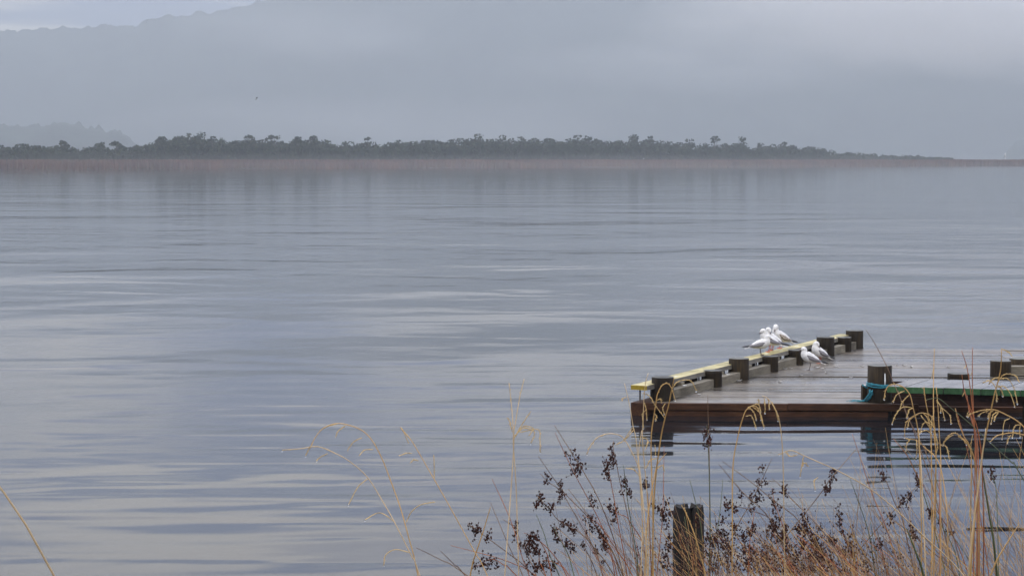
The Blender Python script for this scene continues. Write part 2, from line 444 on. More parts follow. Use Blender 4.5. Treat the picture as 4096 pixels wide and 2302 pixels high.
# trees that stand out above the mass, each its own thing (photo column, photo row of the top, crown half width m, label)
TREES = [(258, 566, 'u', 2.0, 'small round tree poking above the low left end of the far wood'),
 (410, 572, 'u', 1.7, 'short flat-topped tree just left of where the wood steps up'),
 (470, 568, 'u', 1.9, 'short flat-topped tree under the right slope of the misty headland'),
 (650, 548, 'b', 2.6, 'small bushy tree at the foot of the tallest left clump'),
 (765, 536, 'b', 3.4, 'broad tree on the left shoulder of the tallest left clump'),
 (808, 528, 'b', 2.8, 'tallest dark tree of the left clump in the far wood'),
 (855, 548, 'u', 1.4, 'thin tree just right of the tallest left clump'),
 (1000, 544, 'b', 3.0, 'rounded tree between the two highest left clumps'),
 (1100, 538, 'u', 3.0, 'wide flat-topped tree standing above the left half of the wood'),
 (1195, 548, 'u', 1.8, 'small pointed tree right of the wide flat-topped tree'),
 (1257, 545, 'u', 2.0, 'small mushroom-shaped tree above a dip in the far wood'),
 (1472, 552, 'u', 2.0, 'lone mushroom-shaped tree above the lowest stretch of the middle wood'),
 (1918, 538, 'b', 3.0, 'round-headed tree near the middle of the far wood'),
 (2010, 542, 'b', 2.4, 'small bushy tree right of the round-headed middle tree'),
 (2085, 548, 'u', 2.2, 'low flat tree on the skyline just right of the middle'),
 (2310, 542, 'b', 3.0, 'bushy tree above the right half of the wood'),
 (2350, 544, 'u', 1.8, 'slim tree touching the bushy tree on its right side'),
 (2535, 540, 'b', 2.7, 'dark dome-shaped tree right of the middle of the far wood'),
 (2600, 546, 'u', 2.2, 'flat-topped tree just right of the dark dome-shaped tree'),
 (2755, 556, 'u', 3.2, 'leaning wide-crowned tree before the gap in the right part of the wood'),
 (2858, 546, 'u', 2.2, 'mushroom-shaped tree, left one of the two that stand out at the right'),
 (2963, 546, 'b', 2.6, 'tall tree before the step down at the right, crown like an anvil'),
 (3040, 572, 'b', 2.2, 'small tree on the falling right end of the wood'),
 (3135, 570, 'u', 2.0, 'small spreading tree on the low right end of the wood'),
 (3250, 588, 'b', 1.8, 'last bump of a tree on the low right end of the wood')]
for px, py, shp, rx, lab in TREES:
    p = shore(px, 16); p.z = 0.5
    topz = H + (HOR - py)/FPX*p.y
    root = tag(empty('island_tree', p), lab, 'tree', 'trees that stand out on the far island')
    V = []; mi = []
    if shp == 'u':
        tree_quads(Vector((0, 0, 0)), topz - .5, rx, 110, V, mi, 0.34, 0.38)
    else:
        tree_quads(Vector((0, 0, 0)), topz - .5, rx, 190, V, mi, 0.8, 0.2)
    quads_mesh('crown', V, [M['leaf'], M['leaf2']], mi, root)
    b_ = MB(); hh = topz - 1.2
    b_.tube([(0, 0, -.7), (.15, 0, hh*.4), (-.1, .1, hh*.75), (0, 0, hh)], [.22, .18, .12, .05], 6)
    for a in range(4):
        w = a*1.6 + rnd.random(); b_.tube([(-.05, 0, hh*.62), (math.cos(w)*rx*.3, math.sin(w)*rx*.3, hh*.8), (math.cos(w)*rx*.5, math.sin(w)*rx*.5, hh*.93)], [.1, .06, .03], 5)
    b_.build('trunk', M['bark'], root, True)

# pale channel marker far right
root = tag(empty('channel_marker', PT(4017, 0, 1150).xy.to_3d()), 'tiny pale marker standing in the mist above the reed spit at the far right', 'marker')
b_ = MB(); b_.tube([(0,0,-.5),(0,0,4.2)], .18, 8); b_.build('pole', M['white_paint'], root, True)
b_ = MB(); b_.tube([(0,0,4.2),(0,0,6.4),(0,0,6.6)], [.5,.42,.05], 8); b_.build('daymark', M['white_paint'], root, True)

# near bank (below the frame)
b_ = MB(); vs = []; fs = []; nx, ny = 60, 40
def bank_z(x, y):
    q = np.interp(y, [-60, 3, 6.3, 8.2, 9.6, 12], [1.5, 1.28, 1.2, .55, -.05, -.6])
    return float(q) + 0.06*noise.noise(Vector((x*.8, y*.8, 0)))
for i in range(nx):
    for j in range(ny):
        x = (i/(nx-1) - .5)*60; y = -55 + 67*(1-(1-j/(ny-1))**2.2)
        vs.append((x, y, bank_z(x, y)))
for i in range(nx-1):
    for j in range(ny-1): fs.append((i*ny+j, (i+1)*ny+j, (i+1)*ny+j+1, i*ny+j+1))
b_.add(vs, fs); tag(b_.build('ground', M['soil'], smooth=True), kind='structure')
V = []
for _ in range(9000):
    x = rnd.uniform(-6, 6); y = rnd.uniform(1.5, 9.0); z = bank_z(x, y); hh = rnd.uniform(.06, .22); a = rnd.random()*3.14; w = .003
    ux, uy = math.cos(a)*w, math.sin(a)*w; lx, ly = rnd.gauss(0, .05), rnd.gauss(0, .05)
    V.append([(x-ux, y-uy, z-.01), (x+ux, y+uy, z-.01), (x+ux*.3+lx, y+uy*.3+ly, z+hh), (x-ux*.3+lx, y-uy*.3+ly, z+hh)])
tag(quads_mesh('bank_grass', V, [M['straw'], M['greenstem']], nrs.randint(0, 2, len(V))), 'short grass on the near bank at the foot of the rushes', 'grass', kind='stuff')

# ------------------------------------------------------------------ haze
b_ = MB(); b_.box((-2700, -80, -4), (2700, 4700, 350))
m = bpy.data.materials.new('haze_air'); m.use_nodes = True; t = m.node_tree
for n in list(t.nodes): t.nodes.remove(n)
pv = N(t, 'ShaderNodeVolumePrincipled'); pv.inputs['Color'].default_value = (0.53, 0.573, 0.598, 1); pv.inputs['Density'].default_value = 0.0005; pv.inputs['Anisotropy'].default_value = 0.0
out = N(t, 'ShaderNodeOutputMaterial'); t.links.new(pv.outputs[0], out.inputs['Volume'])
tag(b_.build('haze', m), 'thin pale morning mist over the lake', 'mist', kind='stuff')

# low cloud hugging the right shoulder of the hill
b_ = MB(); b_.box((-620, -420, -110), (620, 420, 110))
m = bpy.data.materials.new('cloud_air'); m.use_nodes = True; t = m.node_tree
for n in list(t.nodes): t.nodes.remove(n)
c_ = N(t, 'ShaderNodeTexCoord'); mp = N(t, 'ShaderNodeMapping'); mp.inputs['Scale'].default_value = (1/600, 1/400, 1/105)
t.links.new(c_.outputs['Object'], mp.inputs['Vector'])
ln = N(t, 'ShaderNodeVectorMath', operation='LENGTH'); t.links.new(mp.outputs[0], ln.inputs[0])
nf = noise_fac(t, coords(t, (1/300, 1/300, 1/90)), 1.0, 3, .55)
q_ = mth(t, 'ADD', ln.outputs['Value'], mth(t, 'MULTIPLY', mth(t, 'SUBTRACT', nf, .5), 1.3))
mr = N(t, 'ShaderNodeMapRange', interpolation_type='SMOOTHSTEP'); t.links.new(q_, mr.inputs['Value'])
mr.inputs['From Min'].default_value = 1.0; mr.inputs['From Max'].default_value = 0.1; mr.inputs['To Min'].default_value = 0; mr.inputs['To Max'].default_value = 0.0090
pv = N(t, 'ShaderNodeVolumePrincipled'); pv.inputs['Color'].default_value = (1.0, 0.98, 0.94, 1); t.links.new(mr.outputs[0], pv.inputs['Density'])
out = N(t, 'ShaderNodeOutputMaterial'); t.links.new(pv.outputs[0], out.inputs['Volume'])
o = b_.build('low_cloud', m); o.location = (435, 1900, 132); o.scale = (.6, .6, .6); tag(o, 'soft pale cloud hanging before the right shoulder of the hill', 'cloud', kind='stuff')
wisp = o.data.copy(); wm = m.copy(); wm.name = 'wisp_air'; wisp.materials.clear(); wisp.materials.append(wm)
next(n for n in wm.node_tree.nodes if n.type == 'MAP_RANGE').inputs['To Max'].default_value = 0.0017
for loc, scl, rz, lab in (((-180, 3330, 60), (1.0, .5, .6), 4, 'faint band of mist lying along the foot of the hill'), ((-330, 3350, 215), (.5, .5, .6), 9, 'thin wisp of mist on the left flank of the hill'), ((330, 3420, 160), (.7, .5, .6), -6, 'thin wisp of mist across the middle of the hill')):
    o2 = o.copy(); o2.data = wisp; col.objects.link(o2); o2.location = loc; o2.scale = scl; o2.rotation_euler = (0, 0, R(rz)); tag(o2, lab)

wm2 = m.copy(); wm2.name = 'shore_mist_air'; mist = o.data.copy(); mist.materials.clear(); mist.materials.append(wm2)
next(n for n in wm2.node_tree.nodes if n.type == 'MAP_RANGE').inputs['To Max'].default_value = 0.0011
o3 = o.copy(); o3.data = mist; col.objects.link(o3); o3.location = (30, 640, 1.0); o3.scale = (.75, .22, .045); o3.rotation_euler = (0, 0, math.atan2(sdir.y, sdir.x)); tag(o3, 'pale mist lying on the water along the far reeds', 'mist', kind='stuff')

# ------------------------------------------------------------------ jetty
DZ = 0.14                                   # deck top above the water
A0 = Vector((1.578, 21.35, 0)); RU = Vector((0.462, 0.887, 0)).normalized(); RN = Vector((-RU.y, RU.x, 0))  # rail line and its outboard side
def rail_x(y, off=0.0):                     # x of the line parallel to the rail, off metres outboard
    p = A0 + RN*off; return p.x + (y - p.y)*RU.x/RU.y
jetty = tag(empty('jetty', (4.5, 24.2, 0)), 'wet timber jetty with squat posts and a worn yellow-topped rail on its left side', 'jetty')
def jpart(b_, name, mats, bevel=0.006, smooth=False):
    o = b_.build(name, mats, None, smooth, bevel); keep_world(o, jetty); return o
SL = -0.045                                 # slope of the planks in plan
def plank(name, y0, y1, x0, x1, z0, z1, mats, par=jetty, skew=True):
    """board whose near edge lies at y0 (at x = 3) and far edge at y1"""
    def yy(y, x): return y + SL*(x - 3)
    def c(x, y):
        if x is None:
            X = rail_x(y, .05)
            for _ in range(3): X = rail_x(yy(y, X), .05)
            return Vector((X, yy(y, X), 0))
        return Vector((x, yy(y, x), 0))
    ps = [c(x0, y0), c(x1, y0), c(x1, y1), c(x0, y1)]
    b_ = MB(); jz = rnd.uniform(-.004, .004); jt = rnd.uniform(-.0045, .0045) if name == 'plank' else 0
    b_.add([(p.x, p.y, z0+jz) for p in ps] + [(p.x, p.y, z1+jz+jt*(1 if i_ > 1 else -1)) for i_, p in enumerate(ps)], [(0,3,2,1),(4,5,6,7),(0,1,5,4),(1,2,6,5),(2,3,7,6),(3,0,4,7)])
    o = b_.build(name, mats, None, False, .006); keep_world(o, par); return o
PW = 0.262
y = 21.20
while y < 27.45:
    x1 = 4.08 if y < 21.95 else 8.8
    if x1 > 5 and rnd.random() < .75:
        xm = rnd.uniform(4.2, 7.0)
        plank('plank', y, y+PW-.024, None, xm-.004, DZ-.05, DZ, M['deck']); plank('plank', y, y+PW-.024, xm+.004, x1, DZ-.05, DZ, M['deck'])
    else: plank('plank', y, y+PW-.024, None, x1, DZ-.05, DZ, M['deck'])
    y += PW
YB = y
# fascia boards and beams
def beam(name, x0, x1, yc0, yc1, z0, z1, mat): return plank(name, yc0, yc1, x0, x1, z0, z1, mat)
beam('fascia_board', 1.43, 2.95, 21.135, 21.19, DZ-.078, DZ-.003, M['fascia'])
beam('fascia_board', 2.953, 4.34, 21.135, 21.19, DZ-.078, DZ-.003, M['fascia'])
beam('front_beam', 1.63, 4.02, 21.15, 21.195, -.2, .052, M['fascia'])
beam('front_beam', 4.03, 9.0, 21.6, 21.66, -.1, .06, M['fascia'])
for zz in ((-.25, -.005), (0.0, .13), (.135, .30)):
    beam('darkening_board', 4.02, 9.0, 21.90, 21.93, zz[0], zz[1], M['beam'])  # added boards that block the view through and darken the void under the landing
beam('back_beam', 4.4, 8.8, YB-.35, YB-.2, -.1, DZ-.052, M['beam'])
for k in range(7):
    b_ = MB(); a = Vector((2.2 + k*1.05, 21.5 if k < 2 else 22.45, 0)); e_ = a + RU*((27.2 - a.y)/RU.y)
    nn = RN*.05
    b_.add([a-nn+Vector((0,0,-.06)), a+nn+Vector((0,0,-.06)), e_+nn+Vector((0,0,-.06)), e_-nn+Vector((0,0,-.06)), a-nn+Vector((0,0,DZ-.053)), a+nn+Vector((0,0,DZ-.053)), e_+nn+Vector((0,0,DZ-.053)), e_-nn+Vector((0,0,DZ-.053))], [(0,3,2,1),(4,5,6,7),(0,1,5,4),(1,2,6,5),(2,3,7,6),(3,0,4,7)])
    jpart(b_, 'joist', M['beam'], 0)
def along(t0, t1, o0, o1, z0, z1, b_, mi_top=0, mi=0, mi_end=None):
    ps = [A0+RU*t0+RN*o0, A0+RU*t1+RN*o0, A0+RU*t1+RN*o1, A0+RU*t0+RN*o1]
    vs = [(p.x, p.y, z0) for p in ps] + [(p.x, p.y, z1) for p in ps]
    o = len(b_.v); b_.v.extend(vs)
    e = mi if mi_end is None else mi_end
    for f, k in (((3,2,1,0), mi), ((7,6,5,4), mi_top), ((4,5,1,0), mi), ((5,6,2,1), e), ((6,7,3,2), mi), ((7,4,0,3), e)):
        b_.f.append(tuple(i+o for i in f[::-1])); b_.m.append(k)
# posts along the left edge: (t along the rail, radius, top above the deck, pile?)
POSTS = [(0.0, .122, .252, 1), (1.62, .107, .19, 0), (2.36, .121, .252, 1), (3.33, .109, .19, 0), (4.27, .106, .185, 0), (5.50, .12, .252, 1), (6.08, .102, .19, 0), (6.70, .121, .245, 1)]
POSTPX = [(401, 895), (882, 752), (1176, 678), (1471, 592), (1701, 517), (1977, 428), (2267, 382), (2406, 352)]
TL = []
for (cx_, cy_), P in zip(POSTPX, POSTS):
    X = 2480 + cx_*.3882; Yp = 1260 + cy_*.3882 - 2
    d = FPX*(H-DZ)/(Yp-HOR)
    q = Vector(((X-CX)/FPX*d, d + P[1]*.8, 0)); TL.append((q - A0).dot(RU))
print('post t', [round(x, 2) for x in TL])
def post(name, c, r, z0, z1, mats, seed, lean=(0, 0), crown=.004, seg=28):
    b_ = MB(); rows = 7; vs = []; fs = []
    for j in range(rows):
        q = j/(rows-1); z = z0+(z1-z0)*q
        for k in range(seg):
            w = 2*math.pi*k/seg
            rr = r*(1 + .03*noise.noise(Vector((math.cos(w)*1.4, math.sin(w)*1.4, seed*7.3 + z*.8))) + .012*noise.noise(Vector((math.cos(w)*6, math.sin(w)*6, seed+z*.3))))
            if j == rows-1: rr *= .985
            vs.append((c[0]+math.cos(w)*rr+lean[0]*q, c[1]+math.sin(w)*rr+lean[1]*q, z + (.004*noise.noise(Vector((math.cos(w)*2, math.sin(w)*2, seed))) if j == rows-1 else 0)))
    for j in range(rows-1):
        for k in range(seg):
            k2 = (k+1) % seg; fs.append((j*seg+k, j*seg+k2, (j+1)*seg+k2, (j+1)*seg+k))
    b_.add(vs, fs, 0)
    o = len(b_.v); b_.v.append((c[0]+lean[0], c[1]+lean[1], z1+crown))
    for k in range(seg): b_.f.append(((rows-1)*seg+k, (rows-1)*seg+(k+1) % seg, o)); b_.m.append(1)
    me = b_.mesh(name, mats, True)
    for p_ in me.polygons:
        if p_.material_index == 1: p_.use_smooth = False
    return link(name, me)
for i, (tt, (_, r, hh, pile)) in enumerate(zip(TL, POSTS)):
    c = A0 + RU*tt + RN*(0.0 if pile else -.01)
    o = post('pile' if pile else 'bollard', (c.x, c.y), r, -1.5 if pile else DZ-.02, DZ+hh, [M['pile'], M['pile_top']], i+1)
    keep_world(o, jetty)
# kerb timbers between the posts, resting on the deck
for i in range(len(TL)-1):
    b_ = MB(); along(TL[i]+POSTS[i][1]*.9, TL[i+1]-POSTS[i+1][1]*.86, -.062, .05, DZ+.002, DZ+.098, b_)
    jpart(b_, 'kerb_timber', M['kerb'], .006)
    if i != 5:
        tm = TL[i] + (TL[i+1]-TL[i])*(.42)
        b_ = MB(); along(tm-.045, tm+.045, .01, .14, DZ+.10, DZ+.134, b_); jpart(b_, 'spacer_block', M['kerb'], .003)
for i in range(len(TL)-1):
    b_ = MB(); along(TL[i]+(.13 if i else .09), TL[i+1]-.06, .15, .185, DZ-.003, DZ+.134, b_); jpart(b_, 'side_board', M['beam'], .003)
# rail: two lengths, notched against the posts
RT = DZ + .185
for a, e in ((-.2, TL[2]+.02), (TL[2]+.024, TL[5]-.01), (TL[5]-.006, TL[7]+.05)):
    b_ = MB(); along(a, e, .045, .235, RT-.05, RT, b_, 1, 0, 2)
    jpart(b_, 'rail', [M['rail_side'], M['rail_top'], M['rail_end']], .005)
b_ = MB(); along(-.2, TL[7]+.1, .05, .235, -.3, DZ-.004, b_, 0, 0); jpart(b_, 'side_beam', M['fascia'], .006)
for tt in (-.12, TL[1], TL[3], TL[4]+.3, TL[6]):
    c = A0 + RU*tt + RN*.16
    b_ = MB(); b_.tube([(c.x, c.y, DZ-.02), (c.x, c.y, RT-.052)], .009, 8); jpart(b_, 'rail_bolt', M['metal'], 0)
# big front pile with the rope, and its little stub
def deck_pt(X, Y, z=DZ):
    d = FPX*(H-z)/(Y-HOR); return Vector(((X-CX)/FPX*d, d, z))
pI = deck_pt(3530, 1621); pI = Vector(((3530-CX)/FPX*21.31, 21.31, 0))
keep_world(post('pile', (pI.x, pI.y), .131, -1.5, DZ+.395, [M['pile'], M['pile_top']], 21, lean=(-.012, 0)), jetty)
st = deck_pt(3474, 1606)
b_ = MB(); b_.box((st.x-.045, st.y-.02, DZ+.002), (st.x+.06, st.y+.10, DZ+.165)); jpart(b_, 'stub_post', M['pile'], .008)
b_ = MB(); b_.ell((st.x-.02, st.y-.005, DZ+.166), (.028, .025, .012)); jpart(b_, 'droppings', M['white_paint'], 0, True)
b_ = MB(); b_.tube([(pI.x+.02, pI.y-.133, DZ+.32), (pI.x+.022, pI.y-.132, DZ+.24), (pI.x+.02, pI.y-.134, DZ+.17)], [.005, .009, .004], 5)
jpart(b_, 'droppings', M['white_paint'], 0, True)
for tt, off, zz in ((TL[1]+.45, -.01, DZ+.099), (TL[1]+.30, .02, DZ+.099), (TL[3]+.3, .14, RT), (TL[4]-.2, .12, RT), (TL[4]+.5, .15, RT), (TL[2]+.4, .16, RT), (.8, .13, RT), (TL[0]+.6, 0, DZ+.099)):
    c = A0 + RU*tt + RN*off
    b_ = MB(); b_.ell((c.x, c.y, zz), (rnd.uniform(.012, .024), rnd.uniform(.012, .03), .004), 4, 9); b_.ell((c.x+.025, c.y+.01, zz), (.009, .012, .003), 4, 7); jpart(b_, 'droppings', M['white_paint'], 0, True)
# posts at the right
pJ = deck_pt(3842, 1519, DZ); pJ = Vector(((3842-CX)/FPX*22.68, 22.68, 0))
keep_world(post('bollard', (pJ.x, pJ.y), .124, DZ-.02, H-(1494-HOR)/FPX*22.68, [M['pile'], M['pile_top']], 31), jetty)
pK = Vector(((4012-CX)/FPX*23.8, 23.8, 0))
keep_world(post('bollard', (pK.x, pK.y), .124, DZ-.02, H-(1443-HOR)/FPX*23.8, [M['pile'], M['pile_top']], 32), jetty)
pL = Vector(((4090-CX)/FPX*24.5, 24.5, 0))
keep_world(post('pile', (pL.x, pL.y), .135, -1.5, H-(1434-HOR)/FPX*24.5, [M['pile'], M['pile_top']], 33), jetty)
pM = Vector(((4035-CX)/FPX*22.6, 22.6, 0))
keep_world(post('pile', (pM.x, pM.y), .11, -1.5, DZ-.055, [M['pile'], M['pile_top']], 34), jetty)
plank('kerb_timber', 23.98, 24.1, pK.x+.13, 8.6, DZ+.002, DZ+.12, M['kerb'])
for (xx, yy_) in ((5.2, 27.2), (7.4, 27.3), (3.0, 22.6), (5.0, 24.5), (7.2, 24.6)):
    keep_world(post('pile', (xx, yy_), .11, -1.5, DZ-.056, [M['pile'], M['pile_top']], 40+xx), jetty)

# gangway landing with green painted board ends
gang = tag(empty('gangway', (6.3, 21.7, 0)), 'raised landing of pale wet boards with green painted ends at the right edge', 'landing stage')
GZ = 0.376
def gpart(b_, name, mats, bevel=.005):
    o = b_.build(name, mats, None, False, bevel); keep_world(o, gang); return o
gl = deck_pt(3556, 1547, GZ); gr = deck_pt(4096, 1562, GZ); gd = (gr - gl).normalized()
GB = Vector((.50, .866, 0)).normalized()
x = 0.0; wlist = [.185, .20, .195, .20, .18, .20, .20, .19, .20, .21, .19, .2, .2, .2, .2, .2, .2, .2]
for i, w in enumerate(wlist):
    w *= 1.0
    a = gl + gd*x + GB*rnd.uniform(-.006, .006); c = gl + gd*(x+w-.008) + GB*rnd.uniform(-.006, .006)
    dep = .86
    z1 = GZ + rnd.uniform(-.002, .002); ps = [a, c, c + GB*dep, a + GB*dep]
    b_ = MB(); b_.v = [(p.x, p.y, z1-.066) for p in ps] + [(p.x, p.y, z1) for p in ps]
    b_.f = [(0,3,2,1),(4,5,6,7),(0,1,5,4),(1,2,6,5),(2,3,7,6),(3,0,4,7)]; b_.m = [0, 0, 1, 0, 0, 0]
    gpart(b_, 'board', [M['gangway'], M['green']], .004)
    x += w
for off in (.16, .62):
    a = gl + GB*off + gd*.35; c = a + gd*3.2
    b_ = MB(); n_ = GB*.05; z0, z1 = GZ-.15, GZ-.068
    ps = [a-n_, c-n_, c+n_, a+n_]
    b_.v = [(p.x, p.y, z0) for p in ps] + [(p.x, p.y, z1) for p in ps]
    b_.f = [(0,3,2,1),(4,5,6,7),(0,1,5,4),(1,2,6,5),(2,3,7,6),(3,0,4,7)]; b_.m = [0]*6
    gpart(b_, 'bearer', M['beam'], .004)
for off in (1.4, 3.0):
    p = gl + GB*.18 + gd*off
    o = post('leg', (p.x, p.y), .07, -1.5, GZ-.152, [M['pile'], M['pile_top']], 51+off); keep_world(o, gang)

# turquoise rope
rope = tag(empty('rope', (st.x+.05, st.y, DZ)), 'frayed turquoise rope tied round the tall front post and its stub', 'rope')
def rpart(b_, name): o = b_.build(name, M['rope'], None, True); keep_world(o, rope); return o
b_ = MB()
for k, zz in enumerate((.185, .20, .175)):
    pts = []
    for w in range(-30, 211, 15):
        a = R(w + 90); pts.append((pI.x-.008+math.cos(a)*(.143), pI.y+math.sin(a)*(.143), DZ+zz+.008*math.sin(a*2+k)))
    pts += [(st.x+.03, st.y-.03, DZ+.15-.01*k), (st.x-.05, st.y-.03, DZ+.172+.005*k)]
    b_.tube(smooth_path(pts, 2), .0065, 6)
rpart(b_, 'loop')
b_ = MB()
for k in range(12):
    a = Vector((pI.x-.12+rnd.uniform(-.02, .02), pI.y-.09+rnd.uniform(-.03, .0), DZ+.13+rnd.uniform(-.04, .03)))
    e = Vector((st.x-.01+rnd.uniform(-.06, .05), st.y-.05+rnd.uniform(-.03, .02), DZ+.012))
    mid = a.lerp(e, .5) + Vector((rnd.uniform(-.01, .03), -.03, rnd.uniform(-.02, .03)))
    b_.tube(smooth_path([a, mid, e, e + Vector((rnd.uniform(-.06, .0), rnd.uniform(-.05, .02), 0))], 4), rnd.uniform(.004, .009), 5)
rpart(b_, 'hanging_strands')
b_ = MB()
for k in range(22):
    e = Vector((st.x+rnd.uniform(-.06, .08), st.y-.05+rnd.uniform(-.03, .02), DZ+.006))
    f_ = e + Vector((-rnd.uniform(.03, .2), rnd.uniform(-.05, .02), 0)); f_.z = DZ+.005
    g_ = e.lerp(f_, .5) + Vector((0, rnd.uniform(-.01, .01), rnd.uniform(.0, .012)))
    b_.tube(smooth_path([e, g_, f_], 3), rnd.uniform(.0015, .003), 4)
rpart(b_, 'frayed_end')
b_ = MB()
for k in range(10):
    e = Vector((st.x+.06+rnd.uniform(-.03, .03), st.y+.02, DZ+.19)); f_ = e + Vector((rnd.uniform(-.05, .03), rnd.uniform(-.02, .02), rnd.uniform(.02, .07)))
    b_.tube(smooth_path([e, e.lerp(f_, .5)+Vector((rnd.uniform(-.02, .02), 0, .01)), f_], 3), .003, 4)
rpart(b_, 'frayed_end')

# rotten post in the water
c = PT(2762, 2272, 13.34); rp = tag(empty('mooring_stump', (c.x, c.y, 0)), 'dark rotten stump with a split top standing in the water among the rushes', 'post')
b_ = MB(); seg, rows = 80, 22; vs = []; fs = []
for j in range(rows):
    q = j/(rows-1); z = -.9 + (.9+.405)*q
    for k in range(seg):
        w = 2*math.pi*k/seg
        rr = .106*(1 + .05*noise.noise(Vector((math.cos(w)*1.2, math.sin(w)*1.2, z*1.5))) + .045*noise.noise(Vector((math.cos(w)*5, math.sin(w)*5, z*.6))))
        s_ = max(0, (z-.33)/.1)
        rr *= 1 - .13*s_**2
        cr_ = max(0, 1-abs(math.cos(w)-.12)/.085)*(1 if abs(math.sin(w)) > .5 else 0)     # the split, front and back
        dep = cr_*max(0, (z-.22)/.2)
        rr *= 1-.6*min(1, dep)
        zt = z + (.010*noise.noise(Vector((math.cos(w)*3, math.sin(w)*3, 5))) if j > rows-3 else 0)
        vs.append((math.cos(w)*rr, math.sin(w)*rr, zt - (.07*cr_ if j == rows-1 else 0)))
for j in range(rows-1):
    for k in range(seg): fs.append((j*seg+k, j*seg+(k+1) % seg, (j+1)*seg+(k+1) % seg, (j+1)*seg+k))
o_ = len(vs); vs.append((.013, 0, .33))
vs.append((-.05, 0, .40)); vs.append((.06, 0, .405))
T = (rows-1)*seg
for k in range(seg):
    w = 2*math.pi*(k+.5)/seg; x = math.cos(w)
    fs.append((T+k, T+(k+1) % seg, o_+1 if x < .06 else (o_+2 if x > .18 else o_)))
b_.add(vs, fs); b_.build('stump', M['rotten'], rp)
del b_

# ------------------------------------------------------------------ feathers
def feather(X, Y, ln, rot, lab, grp='white feathers scattered on the jetty'):
    p = deck_pt(X, Y)
    b_ = MB(); n = 7; vs = []; fs = []
    for i in range(n):
        q = i/(n-1); w = ln*.16*math.sin(min(1, q*1.15+.08)*math.pi)**.7+.0008
        x = (q-.5)*ln; yb = .25*ln*(q-.5)**2*2; z = .004 + .35*ln*(q-.45)**2*2
        vs += [(x, yb-w, z+.008), (x, yb, z), (x, yb+w, z+.009)]
    for i in range(n-1):
        for j in range(2): fs.append((i*3+j, (i+1)*3+j, (i+1)*3+j+1, i*3+j+1))
    b_.add(vs, fs); o = b_.build('feather', M['g_white'], None, True)
    o.location = p; o.rotation_euler = (0, 0, R(rot)); tag(o, lab, 'feather', grp)
feather(2962, 1528, .07, 10, 'white feather on the deck at the foot of the third post from the left')
feather(3127, 1532, .06, 30, 'white feather alone mid-deck between the third post and the one-legged gull')
feather(3311, 1494, .09, 95, 'curled upright white feather right of the one-legged gull')
feather(2801, 1584, .045, 0, 'tiny white feather on the nearest planks below the second post')
feather(3350, 1470, .07, 5, 'white feather between the gulls on the deck and the tall post')
feather(3456, 1469, .06, 20, 'white feather on the deck left of the tall post, far planks')
feather(3626, 1465, .075, 15, 'brightest white feather on the deck right of the tall post')
feather(3655, 1471, .08, 45, 'slanting white feather furthest right of those behind the tall post')
feather(3577, 1470, .06, 80, 'white feather touching the right side of the tall post')
feather(3595, 1465, .035, 0, 'tiny white feather between the tall post and the brightest feather')
feather(3147, 1480, .05, 5, 'faint white feather on the deck left of the one-legged gull')
feather(3170, 1477, .035, 5, 'faint tiny feather close to the one-legged gull foot')
feather(3275, 1474, .09, 15, 'pale downy feather just right of the one-legged gull foot')
feather(3298, 1479, .07, -10, 'pale downy feather beside the curled upright feather')
feather(3210, 1507, .05, 15, 'small white feather in front of the one-legged gull')
feather(3803, 1472, .06, 0, 'yellowish white feather on the far planks above the low wide post')
feather(3411, 1514, .045, 0, 'tiny white feather on a plank left of the tall post')

